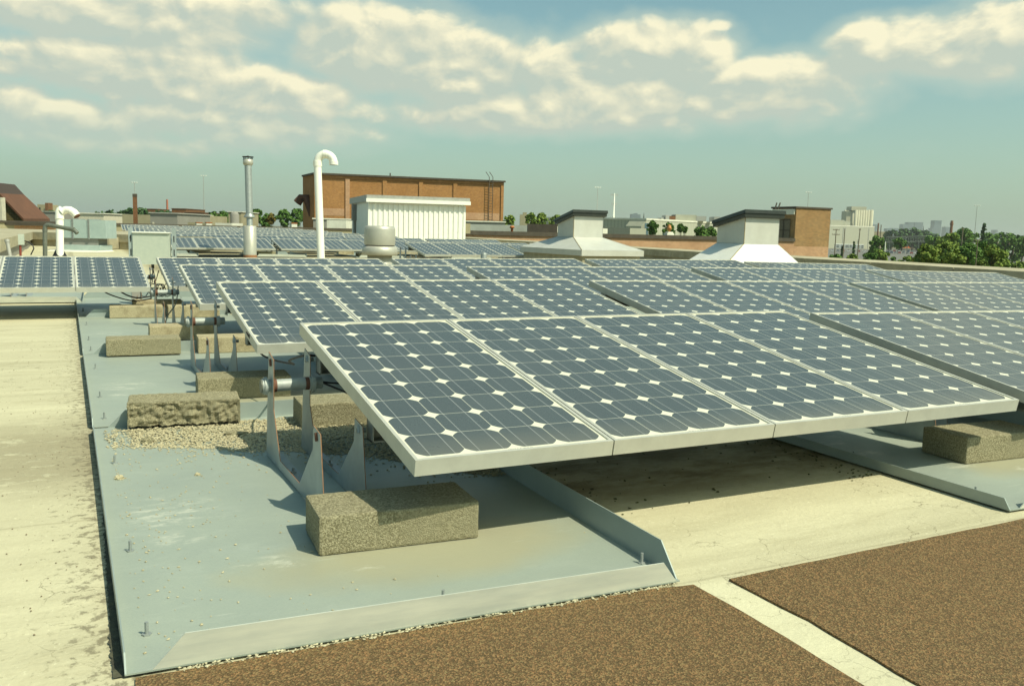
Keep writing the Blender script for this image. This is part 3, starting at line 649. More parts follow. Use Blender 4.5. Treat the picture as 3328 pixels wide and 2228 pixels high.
# ------------------------------------------------------------------ concrete blocks
def block_mesh(seed, m, rough=.0018, crumble=0.):
    Lx, Ly, Lz = .392, .188, .093; nx, ny, nz = 56, 26, 14
    bm = bmesh.new(); bmesh.ops.create_cube(bm, size=1)
    bm.free()
    vs = {}; V = []; F = []
    def vid(i, j, k):
        if (i, j, k) in vs: return vs[(i, j, k)]
        x, y, z = (i/nx-.5)*Lx, (j/ny-.5)*Ly, k/nz*Lz
        # rounded edges
        rr = .0055; cx = max(-Lx/2+rr, min(Lx/2-rr, x)); cy = max(-Ly/2+rr, min(Ly/2-rr, y)); cz = max(rr, min(Lz-rr, z))
        d = Vector((x-cx, y-cy, z-cz))
        nrm = d.normalized() if d.length > 1e-6 else Vector((0, 0, 0))
        if d.length > rr: d = nrm*rr
        p = Vector((cx, cy, cz))+d
        q = Vector((x*70+seed, y*70, z*70)); dsp = rough*(mnoise.noise(q)+.6*mnoise.noise(q*2.3))+.0015*mnoise.noise(q*.15)
        if crumble and y < 0 and nrm.y < -.3:
            dsp += crumble*(mnoise.noise(Vector((x*22+seed, z*22, 3)))+.9*mnoise.noise(Vector((x*60, z*60, 7))))-crumble*.7
        p = p+nrm*dsp
        vs[(i, j, k)] = len(V); V.append(tuple(p)); return vs[(i, j, k)]
    for i in range(nx):
        for j in range(ny):
            F.append((vid(i, j, nz), vid(i+1, j, nz), vid(i+1, j+1, nz), vid(i, j+1, nz)))
        for k in range(nz):
            F.append((vid(i, 0, k), vid(i+1, 0, k), vid(i+1, 0, k+1), vid(i, 0, k+1)))
            F.append((vid(i+1, ny, k), vid(i, ny, k), vid(i, ny, k+1), vid(i+1, ny, k+1)))
    for j in range(ny):
        for k in range(nz):
            F.append((vid(0, j+1, k), vid(0, j, k), vid(0, j, k+1), vid(0, j+1, k+1)))
            F.append((vid(nx, j, k), vid(nx, j+1, k), vid(nx, j+1, k+1), vid(nx, j, k+1)))
    me = bpy.data.meshes.new('concrete_block'); me.from_pydata(V, [], F); me.materials.append(m)
    for p in me.polygons: p.use_smooth = False
    return me
BMs = [block_mesh(1, block, .0009), block_mesh(17, block, .0010), block_mesh(40, block2, .0008), block_mesh(77, block, .0026, .012)]
def put_block(x, y, z, rz, v, label, fl=False):
    o = bpy.data.objects.new('concrete_block', BMs[v]); col.objects.link(o); o.location = (x, y, z); o.rotation_euler = (0, 0, rz)
    return tag(o, label, 'concrete block', 'concrete ballast blocks')
ZT = .0095; rg_b = random.Random(2)
def bl(px, py, rz, v, label, z=ZT):  # front-left bottom corner of the block in the photograph
    p = atz(px, py, z); c, s = math.cos(rz), math.sin(rz)
    put_block(p.x+.196*c-.094*s, p.y+.196*s+.094*c, z, rz, v, label)
bl(1036.6, 1808, -.07, 0, 'large rough concrete block in front, at the low end of the nearest brackets')
bl(414, 1394, -.10, 3, 'crumbling concrete block on the gravel, at the back left of the nearest tray', ZT+.010)
bl(980, 1394.5, -.06, 1, 'shaded concrete block behind the nearest pair of brackets')
bl(643, 1301, -.08, 1, 'concrete block in front of the second pair of brackets')
bl(345, 1158, -.04, 0, 'long concrete block at the left, behind the second tray', ZT+.006)
bl(644.5, 1149, -.06, 2, 'buff concrete block directly behind the second pair of brackets')
p = atz(490.8, 1061, ZT+.093); put_block(p.x+.19, p.y+.095, ZT, -.04, 2, 'buff concrete block before the third pair of brackets')
bl(356, 1034.5, -.04, 2, 'clean buff concrete block at the left end of the far pair')
bl(547, 1033, -.05, 2, 'brown-stained buff concrete block butted against the far left one')
p = atz(427, 978, ZT+.093); put_block(p.x+.21, p.y+.095, ZT, -.03, 2, 'farthest buff concrete block in the aisle, below the grey cabinet')
# second column of trays
p = atz(3052, 1487, .10); put_block(2.16+.06, -.93, ZT, -.06, 0, 'smooth concrete block at the right edge, on the second tray')
put_block(2.45, .38, ZT, -.03, 1, 'shaded concrete block deep under the nearest rack at the right')
put_block(1.95, .40, ZT, .03, 1, 'shaded concrete block left of the deep one under the nearest rack')
put_block(4.4, 1.0, ZT, .0, 1, 'concrete block hidden under the second row of racks')

for i, (x_, y_) in enumerate(mid):
    for k_, (dx_, dy_, v_) in enumerate(((.35, .55, 0), (.30, 2.02, 2))):
        put_block(x_+dx_, y_+dy_, gz(x_, y_)+.014, rg_b.uniform(-.1, .1), v_, f'{["front", "rear"][k_]} concrete block on the tray beyond the vents, tray {["one", "two", "three", "four", "five", "six", "seven"][i]}')
# ------------------------------------------------------------------ gravel and chips
def stones(name, n, fn, size, m, seed, label=None):
    rg = random.Random(seed); b = MB()
    for _ in range(n):
        q = fn(rg)
        if q is None: continue
        x, y, z, k = q; s = size*rg.uniform(.35, 1.)*k; a = rg.uniform(0, 6.28); ca, sa = math.cos(a), math.sin(a)
        ex, ey, ez = s*rg.uniform(.7, 1.3), s*rg.uniform(.6, 1.), s*rg.uniform(.35, .7)
        pts = [(ex, 0, 0), (0, ey, 0), (-ex, 0, 0), (0, -ey, 0), (0.3*ex, .2*ey, ez), (0, 0, -ez*.6)]
        pts = [((px*rg.uniform(.75, 1.2))*ca-py*sa+x, px*sa+py*ca+y, pz+z+ez*.35) for px, py, pz in pts]
        b.mesh(pts, [(0, 1, 4), (1, 2, 4), (2, 3, 4), (3, 0, 4), (1, 0, 5), (2, 1, 5), (3, 2, 5), (0, 3, 5)])
    o = b.build(name, m); return tag(o, label, kind='stuff') if label else tag(o, kind='stuff')
def gfun(rg):
    x = rg.uniform(-.60, .50); y = rg.uniform(-.55, .50)
    front = .19-.33*((x+.45)/.6) if x < .15 else -.16-.45*((x-.15)/.35)
    front += .05*mnoise.noise(Vector((x*6, y*6, 1)))
    d = y-front
    if d < 0 and rg.random() > math.exp(d*16)*.30: return None
    if x < -.52 and rg.random() > .35: return None
    k = 1.0 if d > 0 else .8
    return x, y, ZT+(.007*min(1, d*9)*rg.random() if d > 0 else 0), k
stones('loose_gravel', 30000, gfun, .0072, stone, 5, 'pale crumbled gravel spread over the nearest tray')
def sfun(rg):
    x = min(-.6+rg.expovariate(5), .45); y = rg.uniform(-1.38, .1); return x, y, ZT, 1.
stones('scattered_chip', 330, sfun, .0043, stone, 6, 'scattered stone chips along the left of the nearest tray')
def ffun(rg):
    t = rg.random(); x = -.55+1.03*t; return x, -1.412-.014*rg.random()**2-.039*t, .006, .9
stones('edge_chip', 260, ffun, .0048, mat('pale_chip', (.50, .46, .31), .95), 8, 'cream chips caught along the front flange of the nearest tray')
def rfun(rg):
    x = rg.uniform(-1.5, -.66); 
    if rg.random() > .3+.7*max(0, (x+1.2)/.55): return None
    return x, rg.uniform(-1.3, 3.5), .001, .8
stones('roof_grit', 900, rfun, .0040, mat('brown_grit', (.20, .15, .09), .95), 9, 'brown grit on the cream roof beside the left trays')
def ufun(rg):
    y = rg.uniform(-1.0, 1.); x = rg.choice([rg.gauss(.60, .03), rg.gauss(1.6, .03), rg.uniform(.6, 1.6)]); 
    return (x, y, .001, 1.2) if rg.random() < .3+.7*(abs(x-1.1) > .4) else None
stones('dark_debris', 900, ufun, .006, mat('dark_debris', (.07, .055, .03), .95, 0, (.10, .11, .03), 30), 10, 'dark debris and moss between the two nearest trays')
rg0 = random.Random(4)
# dark moss and painted-in flange shadow, one strip left of the first trays
b = MB(); ys = np.linspace(-1.40, 6.4, 2400)
for i in range(len(ys)-1):
    y = ys[i]; hw = lambda y: .016+.010*abs(mnoise.noise(Vector((y*5, 0, 0))))+.010*abs(mnoise.noise(Vector((y*37, 3, 0))))+.006*abs(mnoise.noise(Vector((y*120, 3, 0)))); y2 = ys[i+1]; w1 = hw(y); w2 = hw(y2)
    x0 = -.637+.0003*i/4
    b.face([(x0-w1, y, .0035), (x0+.02, y, .0035), (x0+.02, y2, .0035), (x0-w2, y2, .0035)])
tag(b.build('shade_moss_strip', mat('shade_moss_black', (.045, .042, .03), .95, 0, (.10, .10, .06), 25, bump=.8, bscale=60)), kind='stuff')
# lumps of broken material on the gravel
def lump(p, s, label, m=stone, seed=1):
    b = MB(); bm = bmesh.new(); bmesh.ops.create_icosphere(bm, subdivisions=3, radius=1)
    for v in bm.verts:
        n = mnoise.noise(v.co*2.2+Vector((seed, 0, 0)))*.45+mnoise.noise(v.co*6+Vector((seed, 0, 0)))*.2; v.co *= 1+n; v.co = Vector((v.co.x*s[0], v.co.y*s[1], max(v.co.z, -.4)*s[2]))
    me = bpy.data.meshes.new('stone_lump'); bm.to_mesh(me); bm.free(); me.materials.append(m)
    o = bpy.data.objects.new('stone_lump', me); col.objects.link(o); o.location = (p[0], p[1], p[2]+s[2]*.3); return tag(o, label, 'stone', 'loose lumps on the nearest tray')
q = atz(478, 1440, ZT); lump(q, (.022, .014, .016), 'curled dark flake standing on the gravel below the crumbling block', block, 3)
q = atz(388, 1555, ZT); lump(q, (.013, .011, .008), 'largest pale pebble on the open part of the nearest tray', stone, 5)
q = atz(765, 1412, ZT+.004); lump(q, (.040, .018, .012), 'flat broken shard lying on the gravel near the bracket', block, 8)
q = atz(642, 1543, ZT); lump(q, (.008, .007, .006), 'small tan pebble right of the largest pebble', stone, 9)

# ------------------------------------------------------------------ cables
def cable(pts, r, label, m=black, name='cable'):
    P = [Vector(p) for p in pts]; out = []
    for i in range(len(P)-1):   # Catmull-Rom
        p0, p1, p2, p3 = P[max(i-1, 0)], P[i], P[i+1], P[min(i+2, len(P)-1)]
        for k in range(8):
            t = k/8; out.append(.5*((2*p1)+(-p0+p2)*t+(2*p0-5*p1+4*p2-p3)*t*t+(-p0+3*p1-3*p2+p3)*t**3))
    out.append(P[-1]); b = MB(); b.tube(out, r, 8); return tag(b.build(name, m), label, 'cable', 'black cables under the racks')
zc = ZT+.245
cable([(.036, -.10, zc), (.09, -.20, zc-.02), (.16, -.45, .21), (.17, -.60, .19), (.20, -.62, .21)], .0035, 'black cable running from the nearest conduit down to the front rail')
cable([(.036, -.09, zc), (.12, -.08, zc-.012), (.30, -.08, zc-.012), (.5, -.1, zc+.02)], .003, 'black cable leaving the nearest conduit straight along the back')
cable([(.13, -.08, zc-.010), (.18, -.08, zc-.005), (.21, -.08, zc+.05), (.20, -.1, zc+.08)], .002, 'thin black loop rising from the nearest conduit cable')
cable([(-.01, 1.0, .30), (.05, .95, .20), (.10, .6, .21), (.02, .3, .27), (.0, .0, .33), (.02, -.08, .34)], .004, 'slack black cable hanging between the first and second racks')
cable([(-.36, 5.0, .30), (-.32, 5.0, .20), (-.20, 5.0, .14), (-.05, 5.0, .16), (.0, 5.0, .22)], .006, 'bundle of black cable sagging below the rack left of the aisle')
cable([(-.52, 5.0, .26), (-.40, 5.02, .17), (-.22, 5.05, .11), (-.08, 5.0, .13)], .005, 'lower black cable sagging below the rack left of the aisle')
cable([(.03, 4.0, .30), (0, 3.9, .18), (-.06, 3.85, .1), (-.09, 3.8, .02)], .004, 'grey cable dropping from the third conduit to its tray', grey_pipe)

# ------------------------------------------------------------------ vents and pipes on the roof
def thing_at(name, p, label, cat, group=None):
    return tag(empty(name, p), label, cat, group)
def zg(p): return gz(p.x, p.y)
# white hooked vent pipe
p = at(1045, 838, 13.7); zb = zg(p); tp = at(1036, 545, 13.7)
root = thing_at('hooked_vent_pipe', (p.x, p.y, zb), 'tall white plastic vent pipe with a hooked top, standing behind the racks', 'vent pipe')
q = at(1032, 530, 13.7)-Vector((p.x, p.y, zb)); r_ = .058
b = MB(); b.tube([(0, 0, 0), tuple(q)], r_, 24); b.build('riser', white_pvc, root)
b = MB(); rad = .125; arc = []
for k in range(13):
    a = math.pi-k*math.pi*.97/12; arc.append(q+RH*(rad+rad*math.cos(a))+Vector((0, 0, rad*math.sin(a)*1.02+.01)))
b.tube([tuple(v) for v in arc], r_*1.06, 24, caps=False); b.build('bend', white_pvc, root)
b = MB(); b.tube([tuple(q-Vector((0, 0, .05))), tuple(q+Vector((0, 0, .03)))], r_*1.2, 24)
e = arc[-1]; b.tube([tuple(e+Vector((0, 0, .01))), tuple(e-Vector((0, 0, .045)))], r_*1.2, 24); mid = arc[6]; b.tube([tuple(mid-RH*.03), tuple(mid+RH*.03)], r_*1.14, 24); b.build('collar', white_pvc, root)
b = MB(); b.tube([tuple(e-Vector((0, 0, .0452))), tuple(e-Vector((0, 0, .047)))], r_*1.0, 20); b.build('opening', black, root)
# galvanised flue
p = at(813, 832, 18); zb = zg(p); root = thing_at('flue_stack', (p.x, p.y, zb), 'tall thin galvanised flue rising from a wide cylinder', 'flue')
P0 = Vector((p.x, p.y, zb)); kx = 18/FPX
z1 = at(813, 735, 18).z-zb; z2 = at(806, 530, 18); z0 = 0
b = MB(); b.lathe([(20.5*kx, -.05), (20.5*kx, z1), (18*kx, z1+.01), (0, z1+.012)], n=32); b.build('base_cylinder', spun, root)
b = MB(); b.lathe([(20.9*kx, .09), (21.6*kx, .06), (21.6*kx, 0), (20.9*kx, -.03)], n=32); b.build('rusty_band', rust, root)
top = z2-P0
b = MB(); b.tube([(0, 0, z1), (top.x*.25, top.y*.25, z1+.25)], 9.5*kx, 20); b.tube([(top.x*.25, top.y*.25, z1+.25), tuple(top)], 11*kx, 24); b.build('pipe', galv, root)
b = MB(); s0 = Vector((top.x*.25, top.y*.25, z1+.16)); b.lathe([(9.6*kx, .1), (18*kx, .03), (18*kx, .02), (9.6*kx, 0)], tuple(s0), 24); b.build('storm_collar', galv, root)
b = MB(); b.lathe([(11*kx, -.06), (16*kx, -.02), (16*kx, .07), (11*kx, .08)], tuple(top), 24); b.build('cap_ring', spun, root)
b = MB()
for i in range(8): b.tube([tuple(top+Vector((math.cos(i*.785)*14*kx, math.sin(i*.785)*14*kx, .07))), tuple(top+Vector((math.cos(i*.785)*14*kx, math.sin(i*.785)*14*kx, .11)))], .006, 6)
b.lathe([(0, .15), (10*kx, .125), (18*kx, .13), (18*kx, .115), (0, .11)], tuple(top), 20, 0); b.build('weather_cap', black, root)
# round mushroom vent
p = at(1234, 845, 14); zb = zg(p)-.02; root = thing_at('mushroom_vent', (p.x, p.y, zb), 'squat round grey mushroom vent between the flue and the isolated rack', 'roof vent'); k = 14/FPX
def zz(py): return at(1234, py, 14).z-zb
b = MB(); b.lathe([(49*k, zz(796)), (50*k, zz(790)), (50*k, zz(745)), (47*k, zz(736)), (42*k, zz(734)), (0, zz(733.5))], n=40); b.build('drum', spun, root)
b = MB(); b.lathe([(40*k, zz(800)), (50*k, zz(799)), (57*k, zz(806)), (58*k, zz(826)), (55*k, zz(829)), (36*k, zz(829))], n=40); b.build('skirt', spun, root)
b = MB(); b.lathe([(49.5*k, zz(797.5)), (46*k, zz(799.5))], n=40); b.lathe([(45*k, zz(795)), (45*k, zz(801))], n=30); b.build('gap_ring', black, root)
b = MB(); b.lathe([(40*k, 0), (40*k, zz(828)), (30*k, zz(827))], n=32); b.build('neck', spun, root)
b = MB(); b.box(-.3, .3, -.3, .3, -.03, .09); b.build('curb', coping, root)
# electrical cabinet on strut posts
p = at(500, 860, 10.4); root = thing_at('electrical_cabinet', (p.x, p.y, 0), 'pale grey electrical cabinet on two slotted posts behind the left rack', 'electrical cabinet'); k = 10.4/FPX
def L2(px, py, d=0.): return at(px, py, 10.4)+FH*d-Vector((p.x, p.y, 0))
a = L2(457, 858); c = L2(566, 858); zt_ = L2(500, 757).z; zb_ = a.z
root.rotation_euler = (0, 0, -.18)
b = MB(); b.box(-62*k*1.0, 50*k, 0, .17, zb_, zt_); b.build('enclosure', mat('cabinet_paint', (.50, .54, .46), .45, .1, (.44, .49, .42), 25), root)
b = MB(); b.box(-63*k, 51*k, -.02, .175, zt_, zt_+.012); b.build('lid', white_metal, root)
for x in (-75*k, 56*k):
    b = MB(); b.box(x, x+13*k, .02, .06, 0.0, zt_+.06); po = b.build('post', mat('strut_steel', (.40, .46, .45), .45, .3), root)
    s = MB()
    for zz_ in (zt_-.06, zt_-.22): s.box(x+5*k, x+8*k, .0175, .021, zz_-.045, zz_+.03)
    s.build('slot', black, po)
b = MB(); b.tube([(-.02, .08, zb_), (-.02, .08, zb_-.05)], .017, 12); b.tube([(-.02, .08, zb_-.05), (-.03, .06, zb_-.22), (-.06, .0, .05)], .006, 8); b.tube([(-.02, .08, zb_-.05), (.01, .06, zb_-.2), (.05, .02, .2)], .006, 8); b.build('cable_gland', black, root)
# pull boxes & coiled cable in the aisle
q = aty(505, 980, 5.9); root = thing_at('coiled_wires', (q.x, q.y, 0), 'loose coils of blue and black wire in the aisle below the cabinet', 'wires')
for i, (m_, dx) in enumerate(((black, -.02), (mat('blue_wire', (.02, .12, .2), .5), -.10), (black, .05), (MATS['blue_wire'], .03), (black, -.16), (black, .10))):
    b = MB(); pts = []
    rr = random.Random(i)
    for j in range(26):
        a_ = j*.55; pts.append((dx+.035*math.cos(a_)+.01*rr.random(), .02*math.sin(a_*.7), .13+.06*math.sin(a_)+.01*rr.random()))
    b.tube(pts, .003, 5); b.build('coil', m_, root)
b = MB(); b.box(-.20, -.13, -.02, .05, .02, .24, 0); b.build('wire_box', grey_trim, root)
# left cluster: white elbow vent, bent grey pipe, small fittings
p = at(194, 830, 13.7); zb = zg(p); root = thing_at('elbow_vent_pipe', (p.x, p.y, zb), 'white plastic vent with a drooping elbow at the far left', 'vent pipe'); P0 = Vector((p.x, p.y, zb))
def L3(px, py, d=13.7): return tuple(at(px, py, d)-P0)
b = MB(); b.tube([(0, 0, 0), L3(194, 705)], .056, 20); b.build('riser', white_pvc, root)
b = MB(); b.tube([L3(194, 712), L3(194, 700)], .066, 20); b.build('collar', white_pvc, root)
b = MB(); b.tube([L3(194, 702), L3(193, 688), L3(195, 684), L3(201, 681)], .060, 20); b.tube([L3(197, 690, 13.68), L3(206, 685), L3(216, 682), L3(228, 683), L3(240, 690), L3(250, 702)], .058, 20); b.build('bend', white_pvc, root)
b = MB(); b.tube([L3(249.5, 701.5), L3(251, 704)], .050, 16); b.build('opening', rust_dark, root)
b = MB(); b.lathe([(.13, .0), (.125, .12), (.09, .19), (.058, .26)], (0, 0.06, 0), 24); b.build('boot', black, root)
p = at(145, 845, 12); zb = zg(p); root = thing_at('bent_grey_pipe', (p.x, p.y, zb), 'dark grey gooseneck pipe bent over to the right at the far left', 'pipe'); P0 = Vector((p.x, p.y, zb))
b = MB(); b.tube([(0, 0, 0), L3(146, 745, 12), L3(147, 736, 12), L3(153, 731, 12), L3(160, 731, 12), L3(200, 739, 12), L3(238, 746, 12), L3(245, 751, 12), L3(251, 758, 12)], .0285, 16); b.build('tube', grey_pipe, root)
b = MB(); b.tube([L3(233, 745, 11.99), L3(240, 746.5, 11.99)], .032, 16); b.tube([L3(146, 746, 12), L3(146, 752, 12)], .032, 16); b.build('joint', grey_pipe, root)
p = at(34, 845, 11.5); root = thing_at('leaning_pipe_stub', (p.x, p.y, zg(p)), 'short leaning grey pipe stub near the left border', 'pipe'); P0 = Vector((p.x, p.y, zg(p)))
b = MB(); b.tube([L3(36, 850, 11.5), L3(23, 781, 11.5)], .024, 14); b.tube([L3(24, 787, 11.5), L3(22.5, 778, 11.5)], .030, 14); b.build('tube', grey_trim, root)
p = at(66, 845, 11.5); root = thing_at('outlet_box', (p.x, p.y, zg(p)), 'small grey outlet box on a red post with a looping cable', 'outlet box'); P0 = Vector((p.x, p.y, zg(p)))
b = MB(); b.tube([(0, 0, 0), L3(66, 796, 11.5)], .014, 10); b.build('post', mat('red_paint', (.25, .05, .03), .6), root)
a = Vector(L3(60, 795, 11.5)); c = Vector(L3(78, 761, 11.5)); b = MB(); b.box(a.x, c.x, a.y-.04, a.y+.04, a.z, c.z); b.build('box', MATS['cabinet_paint'], root)
b = MB(); b.tube([L3(80, 783, 11.45), L3(92, 786, 11.45), L3(106, 796, 11.45), L3(110, 808, 11.45), L3(100, 828, 11.45)], .008, 8); b.build('lead', black, root)
# galvanised duct
D = 20; a = at(182, 772, D); c = at(345, 772, D); zt_ = at(300, 715, D).z; root = thing_at('roof_duct', (a.x, a.y, zg(a)), 'pale galvanised duct of three sections on a curb at the left', 'duct'); P0 = Vector((a.x, a.y, zg(a)))
ax = (c-a); ax.z = 0; W_ = ax.length; ax.normalize(); root.rotation_euler = (0, 0, math.atan2(ax.y, ax.x))
ductM = mat('duct_sheet', (.46, .56, .53), .42, .25, (.40, .50, .48), 7, bump=.1, bscale=5)
z0_ = a.z-P0.z; z1_ = zt_-P0.z
for i in range(3):
    b = MB(); x0 = W_*(.0, .34, .66)[i]+.006; x1 = W_*(.34, .66, 1.)[i]-.006; b.box(x0, x1, 0, .55, z0_, z1_); b.build('section', ductM, root)
for x in (.34, .66):
    b = MB(); b.box(W_*x-.02, W_*x-.004, -.018, .57, z0_-.02, z1_+.02); b.box(W_*x+.004, W_*x+.02, -.018, .57, z0_-.02, z1_+.02); b.build('seam_flange', galv, root)
b = MB(); b.box(.1, W_*.82, .04, .5, z0_-.15, z0_-.003); b.build('plenum', greywall, root)
b = MB(); b.box(.02, W_*.9, -.06, .55, z0_-.27, z0_-.15); b.build('curb', ductM, root)
b = MB(); b.hexa([(-.1, -.4, -.05), (W_*.95, -.4, -.05), (W_*.95, .6, -.05), (-.1, .6, -.05)], [(-.05, -.2, z0_-.27), (W_*.9, -.2, z0_-.27), (W_*.9, .55, z0_-.27), (-.05, .55, z0_-.27)]); b.build('flashing', whiteroof, root)
q = at(320, 803, 21); b = MB(); a2 = at(318, 771, 21); c2 = at(350, 771, 21); root = thing_at('curb_box', (a2.x, a2.y, zg(a2)), 'beige boxed curb end right of the galvanised duct', 'curb')
root.rotation_euler = (0, 0, -.4); b.box(0, .26, 0, .6, 0, a2.z-zg(a2)); b.build('curb', coping, root)

# skylights / gravity vents with dark caps
seamM = mat('stained_seam', (.20, .15, .07), .8, 0, (.40, .32, .16), 6)
def skylight(lbl, tn, tr, tb, zt_n, zt_b, zbm, lipn, lipr, lipl, liph, m1, m2, dep):
    # tn,tr,tb: px of near / right / back-left tower corners ; vertical edges
    n0 = at(tn[0], tn[1], dep); y0 = n0.y; x0 = n0.x
    rgt = aty(tr[0], tr[1], y0); bk = atx(tb[0], tb[1], x0)
    x1 = rgt.x; y1 = bk.y; zb = n0.z
    zn = at(tn[0], zt_n, dep).z; zbk = CAM[2]+(atx(tb[0], zt_b, x0).z-CAM[2])
    root = thing_at('skylight_hood', (x0, y0, 0), lbl, 'roof ventilator'); O = Vector((x0, y0, 0))
    b = MB(); t4 = [(x0, y0), (x1, y0), (x1, y1), (x0, y1)]; zs = [zn, zn, zbk, zbk]
    b.hexa([(x-x0, y-y0, zb) for x, y in t4], [(x-x0, y-y0, z) for (x, y), z in zip(t4, zs)]); b.build('tower', m1, root)
    b = MB(); e = .05; sl_ = (zbk-zn)/(y1-y0)
    c4 = [(-e, -e), (x1-x0+e, -e), (x1-x0+e, y1-y0+e), (-e, y1-y0+e)]
    b.hexa([(x, y, zn+y*sl_+.002-.022) for x, y in c4], [(x, y, zn+y*sl_+.032) for x, y in c4])
    c5 = [(-e-.015, -e-.015), (x1-x0+e+.015, -e-.015), (x1-x0+e+.015, y1-y0+e+.015), (-e-.015, y1-y0+e+.015)]
    b.hexa([(x, y, zn+y*sl_+.034) for x, y in c5], [(x*.985+.005, y*.985+.005, zn+y*sl_+.085) for x, y in c5]); b.build('cap', capM, root)
    ln, lr, ll, lb = lipn
    b = MB(); f4 = [(ll, ln), (lr, ln), (lr, lb), (ll, lb)]; zl = liph
    B_ = [(x-x0, y-y0, zl) for x, y in f4]; T_ = [(x-x0, y-y0, zb) for x, y in t4]
    for i in range(4): b.face([B_[i], B_[(i+1) % 4], T_[(i+1) % 4], T_[i]], 0)
    b.build('flared_hood', m2, root)
    b = MB(); b.tube([B_[0], T_[0], (0, 0, zn-.02)], .006, 6); b.build('corner_seam', seamM, root)
    b = MB(); b.tube([B_[1], T_[1], (x1-x0, 0, zn-.02)], .004, 6); b.build('corner_seam', grey_trim, root)
    b = MB(); b.tube([(0, 0, zb), (x1-x0, 0, zb)], .005, 6); b.tube([(0, 0, zb), (0, y1-y0, zb)], .005, 6); b.build('joint_bead', grey_trim, root)
    b = MB(); b.hexa([(x, y, zl-.10) for x, y, _ in B_], [(x, y, zl-.001) for x, y, _ in B_]); b.build('lip', m1, root)
    b = MB(); s = .05; b.hexa([(x+(s if x < .3 else -s), y+(s if y < .2 else -s), -.05) for x, y, _ in B_], [(x+(s if x < .3 else -s), y+(s if y < .2 else -s), zl-.10) for x, y, _ in B_]); b.build('curb', coping, root)
    return root
d1 = 16.3; nl = at(1891, 812.5, 15.2); lr = aty(2093, 814.7, nl.y); ll = atx(1691, 801, nl.x)
skylight('pale sheet-metal ventilator hood with a dark cap and wide flared base, left of the pair', (1863.6, 770), (1958, 772.5), (1812, 769), 699, 723.8, 770, (nl.y, lr.x, nl.x, ll.y), None, None, nl.z, fibre, fibre, d1)
d2 = 12.9; nl = at(2352, 868, 12.4); lr = aty(2612, 870, nl.y); ll = atx(2215, 862, nl.x)
skylight('taller ventilator hood with a dark cap and bright sunlit flare, right of the pair', (2418, 792), (2528.5, 797), (2329, 793), 703, 731.8, 792, (nl.y, lr.x, nl.x, ll.y), None, None, nl.z, fibre, hood2, d2)
p = aty(1572, 840, 11.6); root = thing_at('vent_stub', (p.x, p.y, 0), 'short galvanised vent stub in front of the isolated rack', 'vent pipe')
b = MB(); b.lathe([(.055, 0), (.055, .34), (.045, .36), (0, .36)], n=20); b.build('tube', galv, root)

# ------------------------------------------------------------------ white shed on the roof
D = 30; a = at(1199, 765, D); c = at(1508, 765, D+1.0); 
root = thing_at('roof_shed', (a.x, a.y, .1), 'white ribbed metal shed on the roof in front of the big brick building', 'shed')
ax = c-a; ax.z = 0; W_ = ax.length; ang = math.atan2(ax.y, ax.x); root.rotation_euler = (0, 0, ang); zt_ = at(1199, 655, D).z-.1
dp = 4.2
b = MB(); b.box(0, W_, 0, dp, 0, zt_); b.build('wall', white_metal, root)
b = MB(); n = 19
for i in range(n+1):
    x = W_*i/n; b.hexa([(x-.035, -.028, .02), (x+.035, -.028, .02), (x+.05, -.002, .02), (x-.05, -.002, .02)], [(x-.035, -.028, zt_-.05), (x+.035, -.028, zt_-.05), (x+.05, -.002, zt_-.05), (x-.05, -.002, zt_-.05)])
for i in range(19):
    y = dp*(i+.5)/19; b.hexa([(-.028, y+.035, .02), (-.028, y-.035, .02), (-.002, y-.05, .02), (-.002, y+.05, .02)], [(-.028, y+.035, zt_-.05), (-.028, y-.035, zt_-.05), (-.002, y-.05, zt_-.05), (-.002, y+.05, zt_-.05)])
b.build('ribs', white_metal, root)
b = MB(); b.box(-.10, W_+.16, -.13, dp+.1, zt_, zt_+.22); r1 = b.build('roof', grey_trim, root)
b = MB(); b.box(-.12, W_+.18, -.17, -.13, zt_-.02, zt_+.10); b.build('gutter', white_metal, r1)
b = MB(); b.box(-.16, -.03, 2.9, 3.3, .9, 1.5); b.tube([(-.08, 3.0, .9), (-.08, 3.0, 0)], .05, 8); b.build('wall_unit', greywall, root)
b = MB(); b.box(W_+.03, W_+.28, .2, .6, zt_-1.0, zt_-.65); b.build('side_box', tan, root)

# ------------------------------------------------------------------ parapets and neighbouring walls
def wallrun(b, A, B, z0, z1, th, mi=0):   # A,B on the face line (xy); thickness away from the camera
    A, B = Vector(A[:2]), Vector(B[:2]); d = (B-A).normalized(); n = Vector((-d.y, d.x))
    if (A-Vector(CAM[:2])).dot(n) < 0: n = -n
    c = [A, B, B+n*th, A+n*th]
    if (B-A).cross(n) < 0: c = [B, A, A+n*th, B+n*th]
    b.hexa([(p.x, p.y, z0) for p in c], [(p.x, p.y, z1) for p in c])
y0, y1 = -1.5, 36.0
root = tag(empty('parapet'), 'long low parapet with pale concrete coping along the right edge of the roof', 'parapet wall')
b = MB(); wallrun(b, (parx(y0)+.06, y0), (parx(y1)+.06, y1), -.6, .27, .9); b.build('wall', mat('parapet_render', (.40, .37, .26), .9, 0, (.32, .30, .22), 2, c3=(.25, .23, .16), s3=1), root)
L_ = 1.62; ny = int((y1-y0)/L_)
for i in range(ny):
    ya = y0+i*L_; yb = ya+L_-.012; b = MB(); wallrun(b, (parx(ya), ya), (parx(yb), yb), .272, .424, 1.1); b.build('coping_stone', coping, root)
